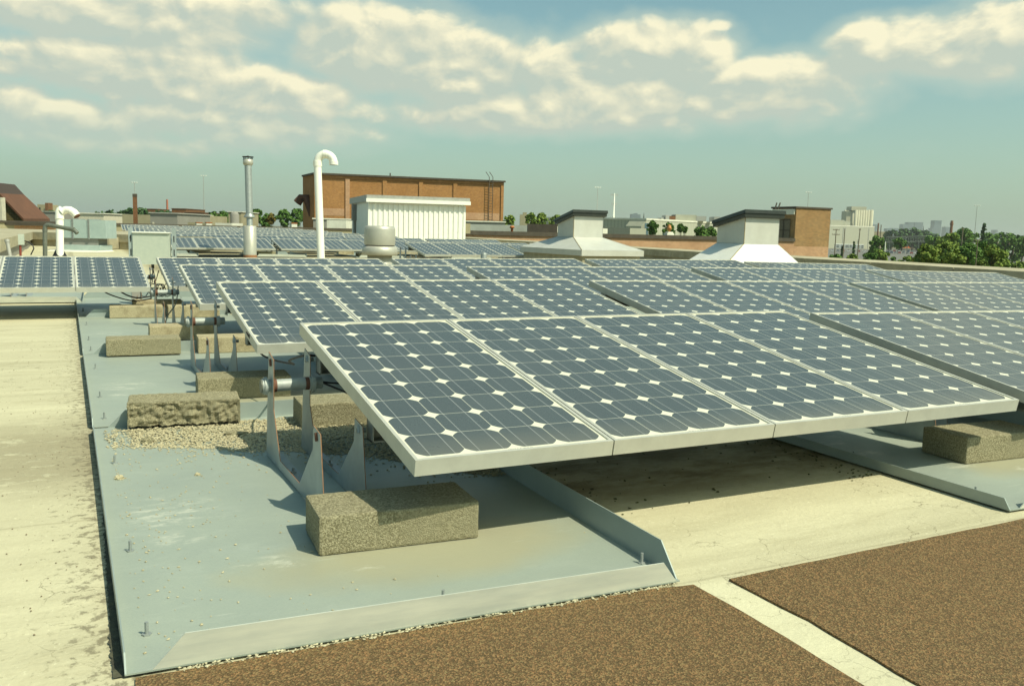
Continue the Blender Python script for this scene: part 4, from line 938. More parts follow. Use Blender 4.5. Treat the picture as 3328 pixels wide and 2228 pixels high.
# left raised roof with its own coping
A = at(-160, 812, 9.5); B = at(99, 753, 24); zt_ = .45
root = tag(empty('raised_roof'), 'raised cream roof section with concrete edge at the far left', 'raised roof')
A = atz(-160, 812, zt_); B = atz(99, 753, zt_); C_ = atz(235, 762, zt_)
b = MB(); b.hexa([(A.x, A.y, -.1), (B.x, B.y, -.1), (B.x-12, B.y+1, -.1), (A.x-12, A.y, -.1)], [(A.x, A.y, zt_-.19), (B.x, B.y, zt_-.19), (B.x-12, B.y+1, zt_-.19), (A.x-12, A.y, zt_-.19)]); b.build('wall', greywall, root)
C2 = C_+Vector((3, -.3, 0))
b = MB(); poly = [(A.x+.05, A.y), (B.x+.05, B.y-.05), (C2.x, C2.y), (C2.x, C2.y+9), (B.x-12, B.y+11), (A.x-12, A.y)]
b.hexa([(x, y, zt_-.188) for x, y in poly], [(x, y, zt_) for x, y in poly]); b.build('roof_slab', coping, root)
b = MB(); b.hexa([(B.x, B.y+.1, -.1), (C2.x-.1, C2.y+.1, -.1), (C2.x-.1, C2.y+8.8, -.1), (B.x, B.y+8.8, -.1)], [(B.x, B.y+.1, zt_-.189), (C2.x-.1, C2.y+.1, zt_-.189), (C2.x-.1, C2.y+8.8, zt_-.189), (B.x, B.y+8.8, zt_-.189)]); b.build('wall', coping, root)

GZ = -8.5
def pxbox(x0, x1, yt, d0, d1=None, thick=8, zb=GZ, mb=None, mi=0, yt1=None):
    d1 = d1 or d0; a = at(x0, yt, d0); c = at(x1, yt1 if yt1 is not None else yt, d1); zt = a.z
    b = mb or MB(); A, C = Vector((a.x, a.y)), Vector((c.x, c.y)); n = Vector((-(C-A).y, (C-A).x)).normalized()
    if n.dot(Vector(CAM[:2])-A) > 0: n = -n
    cs = [A, C, C+n*thick, A+n*thick]
    b.hexa([(p.x, p.y, zb) for p in cs], [(p.x, p.y, zt) for p in cs], mi)
    return b, A, C, n, zt
def bldg(name, label, cat, m, x0, x1, yt, d0, d1=None, thick=8, zb=GZ, group=None, roofm=None, roofh=.1, wins=None, yt1=None, winm=None):
    b, A, C, n, zt = pxbox(x0, x1, yt, d0, d1, thick, zb, yt1=yt1)
    root = tag(empty(name, (A.x, A.y, zb)), label, cat, group)
    b.build('wall', m, root, off=(A.x, A.y, zb))
    if roofm:
        q = MB(); e = .12; d = (C-A).normalized(); cs = [A-d*e-n*e, C+d*e-n*e, C+d*e+n*(thick+e), A-d*e+n*(thick+e)]
        q.hexa([(p.x, p.y, zt+.002) for p in cs], [(p.x, p.y, zt+roofh) for p in cs]); q.build('roof', roofm, root, off=(A.x, A.y, zb))
    for wn in (wins or []):
        u0, u1, z0, z1 = wn; q = MB(); P1 = A+(C-A)*u0-n*.05; P2 = A+(C-A)*u1-n*.05
        q.hexa([(p.x, p.y, zb+(zt-zb)*z0) for p in (P1, P2, P2+n*.08, P1+n*.08)], [(p.x, p.y, zb+(zt-zb)*z1) for p in (P1, P2, P2+n*.08, P1+n*.08)]); q.build('window', winm or darkwin, root, off=(A.x, A.y, zb))
    root['_A'] = 0; del root['_A']
    return root, A, C, n, zt

# brick wall of the neighbour behind the right parapet, and its tower
hd = Vector((-1., 0.)); pn = Vector((0., 1.)); D0 = 48.
def wl(px):   # point on the wall line seen at photo column px
    r = ray(px, 780); r2 = Vector((r[0], r[1])); t = D0/r2.dot(pn); return Vector(CAM[:2])+r2*t, t
root = tag(empty('brick_wall'), 'long low pink brick wall with dark coping behind the right parapet', 'wall')
Pa, ta = wl(1330); Pb, tb = wl(2694)
ztop = .73
Pt, tt = wl(2582); Ps = Pt-Vector((.01, 0))
b = MB(); wallrun(b, Pa, Ps, GZ, ztop-.25, .4); b.build('wall', brick_pink, root)
b = MB(); wallrun(b, Pa-pn*.1, Ps-pn*.1, ztop-.248, ztop, .7); b.build('coping', darkroof, root)
root = tag(empty('brick_tower'), 'brick tower block with patched upper courses at the right end of the low brick wall', 'brick building')
zt1 = at(2640, 680, 1).z; hh = CAM[2]+(at(2582, 676.6, 1).z-CAM[2])*tt
hh2 = CAM[2]+(at(2697, 683.5, 1).z-CAM[2])*tb
b = MB(); c = [Pt, Pb, Pb+pn*2.4, Pt+pn*2.4]; c = [c[1], c[0], c[3], c[2]] if (c[1]-c[0]).cross(c[3]-c[0]) < 0 else c
b.hexa([(p.x, p.y, GZ) for p in c], [(p.x, p.y, .15) for p in c]); b.build('wall', brick_pink, root)
b = MB(); b.hexa([(p.x, p.y, .151) for p in c], [(p.x, p.y, hh) for p in c]); b.build('upper_wall', brickmat('patched_brick', (.36, .19, .075), (.22, .125, .055), (.36, .29, .16)), root)
b = MB(); cc_ = [p+(p-(c[0]+c[2])/2).normalized()*.12 for p in c]; b.hexa([(p.x, p.y, hh+.002) for p in cc_], [(p.x, p.y, hh+.12) for p in cc_]); b.build('coping', darkroof, root)
tq = tt
b = MB(); b.box(Pt.x-.06, Pt.x-.003, Pt.y+.5, Pt.y+1.75, hh-2.35, hh-.8); wd = b.build('boarded_window', wood, root)
for (v0, v1, z0, z1) in ((.5, 1.75, -.84, -.78), (.5, 1.75, -1.6, -1.54), (.5, 1.75, -2.38, -2.32), (1.08, 1.15, -2.3, -.8)):
    b = MB(); b.box(Pt.x-.09, Pt.x-.061, Pt.y+v0, Pt.y+v1, hh+z0, hh+z1); b.build('batten', darkroof, wd)
b = MB(); b.box(Pt.x-.10, Pt.x-.003, Pt.y+.1, Pt.y+2.3, hh-.45, hh-.06); b.build('fascia', whiteroof, root)
b = MB()
for px, ex in ((2519, 6), (2529, 7)):
    q0 = at(px, 678, tq*.98); q1 = at(px+ex, 659, tq*.98); b.tube([q0, q1], .05, 6)
b.build('roof_ladder_rails', darkroof, root)
# white flat roof of the neighbour just above the wall, with its small fittings
root, *_ = bldg('flat_roof_building', 'low building with a white flat roof edge behind the brick wall, left part', 'building', whiteroof, 1512, 1800, 728, 66, 64, 20, GZ, yt1=731)
root, *_ = bldg('roof_monitor', 'black low box on the white flat roof beside the first ventilator', 'roof box', darkroof, 1716, 1812, 727, 60, 60, 3, -.4)
q = at(1664, 745, 57); root = thing_at('rusty_ventilator', (q.x, q.y, q.z), 'small orange rusty turbine ventilator on the white flat roof', 'roof vent'); k = 57/FPX
b = MB(); b.lathe([(4*k, -.3), (4*k, 3*k), (8*k, 4*k), (8*k, 8*k), (5*k, 11*k), (0, 12*k)], n=14); b.build('turbine', mat('orange_rust', (.45, .15, .04), .7, .2), root)
q = wl(2182)[0]; k = wl(2182)[1]/FPX; q3 = Vector((q.x, q.y, ztop)); root = thing_at('turret_ventilator', q3, 'rusty gold turret ventilator on a white base on the brick wall', 'roof vent')
b = MB(); b.box(-14*k, 14*k, .1, .1+20*k, 0, 7*k); b.box(-10*k, 10*k, .12, .1+16*k, 7*k, 11*k); b.build('base', whiteroof, root)
b = MB(); b.lathe([(4*k, 11*k), (4*k, 15*k), (8*k, 18*k), (8*k, 26*k), (6*k, 27*k), (6*k, 31*k), (3*k, 34*k), (0, 35*k)], (0, .3, 0), 16); b.build('turbine', mat('rusty_gold', (.50, .27, .07), .55, .3, (.30, .10, .03), 8), root)

# ------------------------------------------------------------------ big brick building
a0 = at(1021, 567, 110); root = tag(empty('brick_warehouse', (a0.x, a0.y, GZ)), 'large orange brick building with pilasters and a roof ladder, behind the white shed', 'brick building')
A = Vector((a0.x, a0.y)); c0 = at(1637, 594, 118); C = Vector((c0.x, c0.y)); l0 = at(984, 574, 116); Lf = Vector((l0.x, l0.y)); zt_ = a0.z
OFF = (a0.x, a0.y, GZ)
back = C+(Lf-A)*4; bl_ = A+(Lf-A)*1.0
b = MB(); b.hexa([(p.x, p.y, GZ) for p in (A, C, C+(Lf-A), Lf)], [(p.x, p.y, zt_) for p in (A, C, C+(Lf-A), Lf)]); b.build('wall', brick_orange, root, off=OFF)
dd = (C-A).normalized(); nn = Vector((dd.y, -dd.x)); nn = nn if nn.dot(Vector(CAM[:2])-A) > 0 else -nn; Wb = (C-A).length
us = [0.0, .155, .345, .535, .72, .985]; uw = [.028, .022, .022, .022, .022, .015]
for u, w_ in zip(us, uw):
    b = MB(); P1 = A+(C-A)*u+nn*.14; P2 = A+(C-A)*min(1, u+w_)+nn*.14; pp = (P1, P2, P2-nn*.135, P1-nn*.135)
    b.hexa([(p.x, p.y, GZ) for p in pp], [(p.x, p.y, zt_-.35) for p in pp]); b.build('pilaster', brick_pink if u == .155 else brick_orange, root, off=OFF)
b = MB(); P1 = A+nn*.14; P2 = C+nn*.14; pp = (P1, P2, P2-nn*.135, P1-nn*.135); b.hexa([(p.x, p.y, zt_-.348) for p in pp], [(p.x, p.y, zt_-.02) for p in pp]); b.build('cornice', brick_orange, root, off=OFF)
b = MB(); pp = [A+nn*.4-dd*.15, C+nn*.4+dd*.15, C+(Lf-A)+dd*.15, Lf-dd*.15]; b.hexa([(p.x, p.y, zt_+.002) for p in pp], [(p.x, p.y, zt_+.22) for p in pp]); b.build('coping', darkroof, root, off=OFF)
b = MB()
for u0, u1 in ((.03, .15), (.74, .98)):
    P1 = A+(C-A)*u0+nn*.02; P2 = A+(C-A)*u1+nn*.02; pp = (P1, P2, P2-nn*.018, P1-nn*.018); zq = at(1100, 677, 110).z; b.hexa([(p.x, p.y, zq-.9) for p in pp], [(p.x, p.y, zq) for p in pp])
b.build('pale_brick_band', brick_pink, root, off=OFF)
lx = .922; b = MB(); zl0 = at(1590, 722, 116).z
for s in (-.25, .25): b.tube([(A+(C-A)*lx+dd*s+nn*.55).to_3d()+Vector((0, 0, zl0)), (A+(C-A)*lx+dd*s+nn*.55).to_3d()+Vector((0, 0, zt_+.6)), (A+(C-A)*lx+dd*(s-.25)-nn*.2).to_3d()+Vector((0, 0, zt_+1.3))], .045, 6)
z = zl0
while z < zt_: b.tube([(A+(C-A)*lx-dd*.25+nn*.55).to_3d()+Vector((0, 0, z)), (A+(C-A)*lx+dd*.25+nn*.55).to_3d()+Vector((0, 0, z))], .028, 5); z += .35
b.build('ladder', darkroof, root, off=OFF)
b = MB(); q = at(985, 655, 113); d_ = RH*-1
pts = [q+RH*1.0+Vector((0, 0, -1.2)), q+RH*.4+Vector((0, 0, .6)), q-RH*.2+Vector((0, 0, .5)), q-RH*.75+Vector((0, 0, -.2))]; b.tube(pts, [.45, .5, .5, .55], 14); b.tube([q+RH*.6+Vector((0, 0, .5)), q+RH*1.1+Vector((0, 0, -1.8))], .4, 10); b.build('exhaust_duct', drum, root, off=OFF)
b = MB(); q = at(1268, 578, 113); b.tube([q, q+Vector((0, 0, .6))], .08, 6); b.build('roof_pipe', darkroof, root, off=OFF)
bldg('loading_annex', 'low annex with a white roof edge at the foot of the brick warehouse, left', 'building', greywall, 1018, 1200, 712, 100, 101, 6, GZ, roofm=whiteroof, roofh=.14)
bldg('white_roof_box', 'white box section before the annex of the brick warehouse', 'building', whiteroof, 1062, 1125, 715, 90, 90, 5, GZ)
bldg('right_annex', 'low annex with a white roof edge at the foot of the brick warehouse, right', 'building', greywall, 1500, 1640, 720, 100, 100, 6, GZ, roofm=whiteroof, roofh=.14)
# dark far parapet of the roof
b = MB(); root = tag(empty('far_parapet'), 'far edge of the roof with a thin dark coping behind the last racks', 'parapet wall')
A = atz(100, 726, .70); A = Vector((-10, 38.6)); B = Vector((parx(36.5), 38.6)); wallrun(b, A, B, -.5, .60, .3); b.build('wall', tan, root)
b = MB(); wallrun(b, A+Vector((0, -.05)), B+Vector((0, -.05)), .602, .69, .45); b.build('coping', darkroof, root)

# ------------------------------------------------------------------ left: monitor building with brown roof
def ap(px, py, d): return at(px, py, d)
e0 = ap(83, 719, 40); z_e = e0.z; zr = ap(4, 637, 40).z
f0 = ap(162, 719.5, 45); g0 = ap(79, 647, 45); l0 = ap(-95, 719, 40); r0 = ap(4, 637, 40)
root = tag(empty('brown_roofed_monitor'), 'brick gabled building with a steep brown metal roof at the left border', 'building')
b = MB(); bk = (f0-e0); bk.z = 0
gab = [l0, e0, Vector((r0.x, r0.y, zr)), Vector((l0.x, l0.y, zr+3))]
b.face([gab[0], gab[1], gab[2], Vector((l0.x+(r0.x-l0.x)*.55, l0.y+(r0.y-l0.y)*.55, zr+1.6))], 0)
b.build('gable_wall', brick_dark, root)
b = MB(); r1 = Vector((r0.x, r0.y, zr)); r2 = Vector((g0.x, g0.y, zr+.1)); up = Vector((0, 0, .12)); tn = FH*-.15
e1 = Vector((e0.x, e0.y, z_e)); e2 = Vector((f0.x, f0.y, z_e+.02))
b.hexa([e1+tn, e2, r2, r1+tn], [e1+tn+up, e2+up, r2+up, r1+tn+up]); b.build('roof', brown_roof, root)
b = MB(); q = ap(-30, 600, 40); b.hexa([r1+tn*1.2, r2, r2+(q-r1), q+tn*1.2], [r1+tn*1.2+up, r2+up, r2+(q-r1)+up, q+tn*1.2+up]); b.build('upper_roof', mat('dark_brown_sheet', (.06, .04, .03), .8), root)
root, A, C, n, zt_ = bldg('penthouse_wall', 'orange brick upstand wall with dark fascia below the brown roof', 'wall', brick_pink, -160, 182, 727, 36, 36, .5, .2)
b = MB(); dq = (C-A).normalized(); pp = (A-n*.15, C-n*.15, C+n*.9, A+n*.9); b.hexa([(p.x-A.x, p.y-A.y, zt_-.2+.002) for p in pp], [(p.x-A.x, p.y-A.y, zt_-.2+.13) for p in pp]); b.build('fascia', darkroof, root)
root, *_ = bldg('white_brick_pier', 'pale brick corner strip at the left border', 'wall', housewall, -60, 4, 640, 39, 39, .3, .5)

# ------------------------------------------------------------------ ground of the city
b = MB(); S = 24000; b.face([(-S, -S, GZ-.02), (S, -S, GZ-.02), (S, S, GZ-.02), (-S, S, GZ-.02)]); tag(b.build('city_ground', cityM), kind='structure')
a = at(2500, 830, 300); lot = [at(2400, 860, 400), at(3500, 880, 400), at(3500, 820, 840), at(2400, 800, 840)]
b = MB(); b.face([(p.x, p.y, GZ+.02) for p in lot]); tag(b.build('car_park', asphalt), kind='structure')

# our own building's walls below the roof
b = MB(); b.box(-14, 9.5, -4.5, 40, GZ, -.12); tag(b.build('building_body', tan), 'brick body of the building below the roof deck', 'building')

# ------------------------------------------------------------------ trees
TREES = {}
def tree(px, pw, ytop, depth, m, label, kind='round', n=900, ybase=None, group='trees beyond the roof', lf=None, seed=0):
    rg = random.Random(seed*31+int(px)); c = at(px, ytop, depth); zb = GZ if ybase is None else at(px, ybase, depth).z
    zt = c.z; R_ = pw/2*depth/FPX; H = zt-zb; root = tag(empty('pine_tree' if kind == 'cone' else ('shrub' if kind == 'bush' else 'leafy_tree'), (c.x, c.y, zb)), label, 'shrub' if kind == 'bush' else 'tree', group)
    lf = lf or max(.14, depth*.0016)
    b = MB(); clumps = []
    hc = min(H*.92, R_*2.4) if kind != 'bush' else H
    if kind == 'cone':
        for i in range(26):
            t = i/25; a = rg.uniform(0, 6.28); rr = R_*(1-t)*rg.uniform(.3, .9); clumps.append((Vector((rr*math.cos(a), rr*math.sin(a), H*.12+H*.86*t)), max(.12*R_, R_*.42*(1-t)+.1)))
    else:
        for i in range(38 if kind == 'round' else 18):
            u = rg.uniform(-1, 1); a = rg.uniform(0, 6.28); rr = math.sqrt(1-u*u)*rg.uniform(.35, .88); s = rg.uniform(.15, .32)
            clumps.append((Vector((rr*R_*math.cos(a), rr*R_*math.sin(a), H-hc/2+u*hc*.5*.78)), R_*s))
    tot = sum(s for _, s in clumps)
    for cpos, s in clumps:
        k = int(n*s/tot*1.0)
        for _ in range(k):
            d = Vector((rg.gauss(0, 1), rg.gauss(0, 1), rg.gauss(0, 1))).normalized(); p = cpos+Vector((d.x, d.y, d.z*.85))*s*rg.uniform(.45, 1.08)
            if p.z > H*1.01: p.z = H*1.01-rg.random()*.2*s
            nr = (d+Vector((rg.gauss(0, .6), rg.gauss(0, .6), rg.gauss(0, .6)+.3))).normalized(); t1 = nr.orthogonal().normalized(); t1.rotate(Matrix.Rotation(rg.uniform(0, 6.28), 3, nr)); t2 = nr.cross(t1); sz = lf*rg.uniform(.6, 1.3)
            b.face([p-t1*sz-t2*sz*.5, p+t1*sz*.3-t2*sz*.8, p+t1*sz+t2*sz*.3, p-t1*sz*.2+t2*sz*.8], 0)
    b.build('crown', m, root)
    b = MB(); tr = max(.06, R_*.07); b.tube([(0, 0, -.1), (rg.uniform(-.1, .1)*R_, 0, H*.35), (0, 0, H*.8)], [tr*1.4, tr, tr*.3], 7)
    for cpos, s in clumps[:7]: b.tube([(0, 0, H*.3), tuple(cpos*.6+Vector((0, 0, H*.12))), tuple(cpos)], [tr*.6, tr*.4, tr*.15], 5)
    b.build('trunk', bark, root); return root
def row(items, depth, m, fmt, **kw):
    for i, (px, pw, yt) in enumerate(items): tree(px, pw, yt, depth+kw.get('j', 0)*(i % 3), m, fmt.format(i=i, o=ORD[i] if i < 12 else f'number {i+1}'), **{k: v for k, v in kw.items() if k != 'j'}, seed=i)
OL = ['first', 'second', 'third', 'fourth', 'fifth', 'sixth', 'seventh', 'eighth', 'ninth', 'tenth', 'eleventh', 'twelfth']
def rowL(items, depth, m, tail, **kw):
    for i, (px, pw, yt) in enumerate(items): tree(px, pw, yt, depth+(7*i) % 23, m, f'{OL[i]} tree from the left {tail}', seed=i, **kw)
rowL([(168, 50, 681), (322, 80, 679), (360, 80, 678), (396, 60, 679), (425, 60, 673), (462, 80, 668), (520, 60, 678), (545, 50, 682)], 200, leafM3, 'in the dark line above the low tan buildings', n=900)
tree(476, 32, 707, 70, leafM, 'small round bush beside the long grey building', 'bush', 500)
tree(380, 34, 700, 120, leafM3, 'low tree at the left end of the tan brick building', 'round', 500)
rowL([(692, 50, 684), (728, 60, 683), (715, 40, 695)], 130, leafM, 'in the clump left of the galvanised flue', n=900)
tree(760, 30, 700, 125, leafM2, 'pale tree below the tank left of the flue', 'round', 500)
rowL([(832, 54, 676), (868, 50, 690), (922, 56, 674), (965, 50, 674), (1000, 40, 690)], 150, leafM, 'between the flue and the brick warehouse', n=1000)
tree(880, 30, 693, 128, mat('autumn_leaves', (.20, .13, .02), .8, 0, (.12, .13, .02), 1), 'brownish yellow tree between the flue and the warehouse', 'round', 500)
rowL([(1655, 46, 696), (1727, 40, 690), (1760, 46, 688), (1806, 56, 693)], 105, leafM2, 'between the brick warehouse and the first ventilator', n=700)
rowL([(1975, 36, 717), (2003, 30, 720), (2030, 34, 714), (2055, 26, 722), (2075, 20, 728)], 330, leafM3, 'in the low line behind the dark green building', n=350)
rowL([(2123, 40, 716), (2175, 44, 722), (2213, 22, 727), (2226, 16, 736)], 120, leafM, 'against the long beige building behind the brick wall', n=1000)
rowL([(2280, 52, 732), (2310, 44, 735)], 105, leafM, 'in the dense pair ending the beige building', n=1200)
tree(2853, 60, 762, 210, leafM, 'full tree at the right end of the second beige building', 'round', 1500)
tree(2776, 16, 785, 260, leafM3, 'small pointed tree in front of the second beige building', 'cone', 300)
tree(2738, 16, 800, 250, leafM3, 'small dark conifer by the parked cars', 'cone', 300)
rowL([(2900, 60, 742), (2935, 70, 742), (2970, 70, 736), (3005, 74, 740), (3032, 50, 752), (2890, 40, 760), (2985, 80, 750)], 770, leafM3, 'behind the black steel gantry', n=500)
tree(2925, 44, 770, 300, leafM, 'rounded tree in front of the black steel gantry', 'round', 700, ybase=812)
rowL([(3090, 60, 752), (3062, 44, 766)], 190, leafM2, 'below the tall dark smokestack', n=1100)
tree(3132, 70, 735, 260, leafM, 'broad ragged tree right of the smokestack', 'round', 1500)
tree(3200, 60, 726, 270, leafM3, 'tall spiky evergreen right of the last light mast', 'cone', 1500)
rowL([(3035, 70, 758), (3110, 76, 752), (3165, 80, 752), (3215, 90, 748), (3262, 80, 745), (3300, 80, 756), (3330, 60, 762), (3350, 60, 764)], 300, leafM, 'in the dark line at the right border', n=900)
rowL([(3020, 90, 788), (3075, 110, 778), (3128, 110, 790), (3180, 120, 780), (3228, 110, 792)], 62, leafM2, 'in the bright thicket just beyond the right parapet', n=6500, lf=.085)
rowL([(3150, 90, 785), (3205, 100, 772), (3100, 80, 800), (3255, 70, 820)], 74, leafM, 'in the deep green thicket behind the bright one', n=4500, lf=.10)
for i, (px, pw, yt) in enumerate([(2715, 50, 822), (2770, 60, 826), (2830, 50, 818), (2862, 60, 812), (2905, 60, 833), (2950, 60, 831), (2990, 50, 834), (3310, 60, 848)]):
    tree(px, pw, yt, 100+i, leafM2 if i % 2 else leafM, f'{OL[i]} low shrub from the left along the foot of the right parapet', 'bush', 700, seed=i, group='low shrubs by the parapet', ybase=yt+45)

# ------------------------------------------------------------------ far buildings, left
W3 = [(.3, .36, .72, .86), (.62, .68, .72, .86)]
bldg('tan_house', 'small tan brick building with a chimney above the brown roof', 'building', tan, 121, 150, 664, 300, wins=[(.2, .35, .85, .93)])
bldg('brick_house', 'narrow brick stack rising right of the small tan building', 'building', brick_brown, 146, 156, 659, 298, thick=3)
bldg('grey_long_shed', 'long grey shed behind the white elbow vent', 'shed', greywall, 132, 182, 688, 110, thick=10, roofm=grey_trim)
bldg('cream_workshop', 'cream workshop with a white roof right of the elbow vent', 'building', housewall, 255, 337, 694, 95, thick=10, roofm=whiteroof, wins=[(.72, .78, .8, .9)])
bldg('tan_workshop', 'tan flat-roofed building with two round windows behind the brick chimney', 'building', tan, 397, 488, 696, 92, thick=9, wins=[(.19, .23, .78, .84), (.34, .38, .78, .84)])
bldg('grey_block', 'long windowless grey block behind the grey cabinet', 'building', greywall, 488, 576, 693, 82, thick=9, roofm=grey_trim, wins=[(.08, .14, .84, .92)], winm=housewall)
bldg('tan_store', 'tan brick store right of the long grey block', 'building', tan, 602, 656, 699, 100, thick=9, wins=[(.05, .09, .78, .84), (.13, .17, .78, .84), (.21, .25, .78, .84)])
bldg('beige_office', 'beige building between the grey block and the tan store', 'building', beige, 575, 604, 694, 96, thick=9)
bldg('brick_terrace', 'brown brick rooftops above the grey block', 'building', brick_brown, 558, 604, 678, 190, thick=12, roofm=houseroof)
bldg('lower_brick_terrace', 'lower brown brick rooftops above the tan store', 'building', brick_brown, 600, 662, 690, 180, thick=12, roofm=houseroof)
bldg('low_brick_house', 'low brown rooftops left of the red and white chimney', 'building', brick_brown, 478, 512, 679, 230, thick=8, roofm=houseroof)
bldg('tank_building', 'tan building with a dark tank left of the galvanised flue', 'building', tan, 742, 784, 689, 118, thick=8, roofm=whiteroof)
q = at(763, 722, 108); root = thing_at('dark_tank', (q.x, q.y, GZ), 'round dark tank in front of the tan building by the flue', 'tank'); k = 108/FPX
b = MB(); zq = at(763, 698, 108).z-GZ; b.lathe([(14*k, 0), (14*k, zq), (10*k, zq+.3), (0, zq+.4)], n=20); b.build('shell', greywall, root)
bldg('brown_sheds', 'row of low brown sheds left of the tan brick building', 'shed', houseroof, 345, 400, 712, 120, thick=6)
bldg('white_rooflight', 'long white rooflight behind the far racks, left of the flue', 'rooflight', whiteroof, 700, 753, 724, 48, thick=2, zb=.3)
bldg('beige_rooftop_unit', 'beige rooftop units behind the distant racks', 'roof unit', tan, 610, 690, 722, 52, thick=2, zb=.3)
for i, px in enumerate((648, 680, 957)):
    q = at(px, 731, 50); root = thing_at('orange_topped_vent', (q.x, q.y, .3), f'{["left", "right", "isolated"][i]} white vent with an orange top beyond the far racks', 'roof vent', 'orange topped vents'); k = 50/FPX
    zq = at(px, 725 if i < 2 else 727, 50).z-.3
    b = MB(); b.box(-9*k, 9*k, 0, .5, 0, zq); b.build('base', whiteroof, root); b = MB(); b.box(-9.5*k, 9.5*k, -.02, .52, zq+.002, zq+3.0*k); b.build('cap', MATS['orange_rust'], root)
# chimneys
def chimney(px, w, yt, d, m, label, yb=None, top=None):
    q = at(px, yt, d); root = thing_at('chimney', (q.x, q.y, GZ), label, 'chimney'); k = d/FPX; H = q.z-GZ
    b = MB(); b.lathe([(w/2*k*1.15, 0), (w/2*k, H)], n=20); b.lathe([(w/2*k, H), (0, H)], n=20); b.build('shaft', m, root)
    if top: b = MB(); b.lathe([(w/2*k*1.1, H-top[0]), (w/2*k*1.35, H-top[0]*.7), (w/2*k*1.1, H-top[0]*.4)], n=20); b.build('collar', top[1], root)
    return root
q = at(438, 630, 85); root = thing_at('brick_chimney', (q.x, q.y, GZ), 'tall square brick chimney below the left light mast', 'chimney'); k = 85/FPX
b = MB(); b.box(-6*k, 6*k, -6*k, 6*k, 0, q.z-GZ-.3); b.build('shaft', brick_brown, root); b = MB(); b.box(-6.4*k, 6.4*k, -6.4*k, 6.4*k, q.z-GZ-.298, q.z-GZ); b.build('crown', darkroof, root); root.rotation_euler = (0, 0, -.2)
redp = mat('red_masonry', (.42, .15, .09), .9)
q = at(543, 648, 260); r0_ = chimney(543, 6, 648, 260, redp, 'slim red chimney with a collar, far behind the grey block', top=(6.0, redp))
chimney(3094, 8, 717, 560, brick_brown, 'tall dark brick smokestack at the right, behind the trees', top=(3., brick_brown))
chimney(2855, 5, 725, 700, brick_brown, 'slim brick chimney right of the silos')
# light masts
def mast(px, yt, d, lean, label, heads=3, hw=9):
    q = at(px, yt, d); root = thing_at('light_mast', (q.x, q.y, GZ), label, 'light mast', 'tall light masts'); k = d/FPX; H = q.z-GZ
    b = MB(); b.tube([(0, 0, 0), (0, 0, H)], [1.6*k, .75*k], 6); b.build('pole', grey_trim, root)
    b = MB(); ang = math.atan2(RH.y, RH.x)
    for i in range(heads):
        x = (-hw+2*hw*i/(heads-1))*k*.85; b.lathe([(0, 1.6*k), (2.6*k, 1*k), (2.2*k, -1*k), (0, -1.3*k)], (x*math.cos(ang), x*math.sin(ang), H), 8)
    b.build('lamp_head', white_metal, root)
    b = MB(); b.tube([(-hw*k*math.cos(ang), -hw*k*math.sin(ang), H), (hw*k*math.cos(ang), hw*k*math.sin(ang), H)], .5*k, 5); b.build('crossbar', grey_trim, root)
mast(437, 593, 230, 0, 'light mast standing above the square brick chimney')
mast(661, 571, 210, 0, 'light mast between the brick chimney and the flue')
mast(1943, 609, 230, 0, 'light mast above the cap of the first ventilator')
mast(2628, 625, 230, 0, 'light mast above the brick tower')
mast(3176, 668, 330, 0, 'light mast at the far right above the trees')
q = at(1997, 628, 240); root = thing_at('cell_tower', (q.x, q.y, GZ), 'white cell tower with three rings of antennas', 'cell tower'); k = 240/FPX; H = q.z-GZ
b = MB(); b.tube([(0, 0, 0), (0, 0, H)], [5*k, 2*k], 12); b.build('pole', white_metal, root)
for zz_, w_, n_ in ((H-5*k, 11, 5), (H-34*k, 7.5, 4), (H-78*k, 8, 4)):
    b = MB(); b.tube([tuple(RH*-w_*k+Vector((0, 0, zz_))), tuple(RH*w_*k+Vector((0, 0, zz_)))], .5*k, 5); b.tube([tuple(FH*-w_*k*.6+Vector((0, 0, zz_))), tuple(FH*w_*k*.6+Vector((0, 0, zz_)))], .5*k, 5)
    for i in range(n_):
        p = RH*(-w_+2*w_*i/(n_-1))*k; b.box(p.x-.6*k, p.x+.6*k, p.y-.6*k, p.y+.6*k, zz_-4*k, zz_+3.5*k)
    b.build('antenna_ring', grey_trim, root)
# centre right
bldg('green_screened_building', 'low building with a dark green ribbed screen behind the brick wall', 'building', mat('dark_green_screen', (.06, .075, .06), .7, 0, (.10, .12, .10), 40, stretch=(1, 1, .01)), 1955, 2048, 738, 120, 121, 8)
bldg('low_beige_annex', 'low beige annex left of the gabled beige building', 'building', beige, 2046, 2100, 741, 130, 131, 8)
sid = bpy.data.materials.new('ribbed_siding'); sid.use_nodes = True
t, L, bs = nodes_of(sid); tc = N(t, 'ShaderNodeTexCoord'); sp = N(t, 'ShaderNodeSeparateXYZ'); L.new(tc.outputs['UV'], sp.inputs[0]); wv = M(t, 'FRACT', M(t, 'MULTIPLY', sp.outputs[0], 1.1)); L.new(MIX(t, M(t, 'LESS_THAN', wv, .25), (.42, .42, .33), (.33, .33, .26)), bs.inputs['Base Color']); bs.inputs['Roughness'].default_value = .7
root, A, C, n, zt_ = bldg('gabled_warehouse', 'long beige ribbed warehouse with rooftop machinery behind the brick wall', 'building', sid, 2100, 2345, 715, 200, 235, 30, roofm=whiteroof, roofh=.4, yt1=724)
OFF = (A.x, A.y, GZ)
for (x0, x1, y0_, y1_, m_) in ((2164, 2176, 699, 714, grey_trim), (2176, 2196, 702, 714, brick_brown), (2196, 2264, 697, 714, beige), (2264, 2296, 702, 715, grey_trim), (2150, 2157, 707, 714, grey_trim), (2322, 2340, 704, 718, grey_trim)):
    b, *_ = pxbox(x0, x1, y0_, 222, 222, 6, zt_+.41); b.build('rooftop_unit', m_, root, off=OFF)
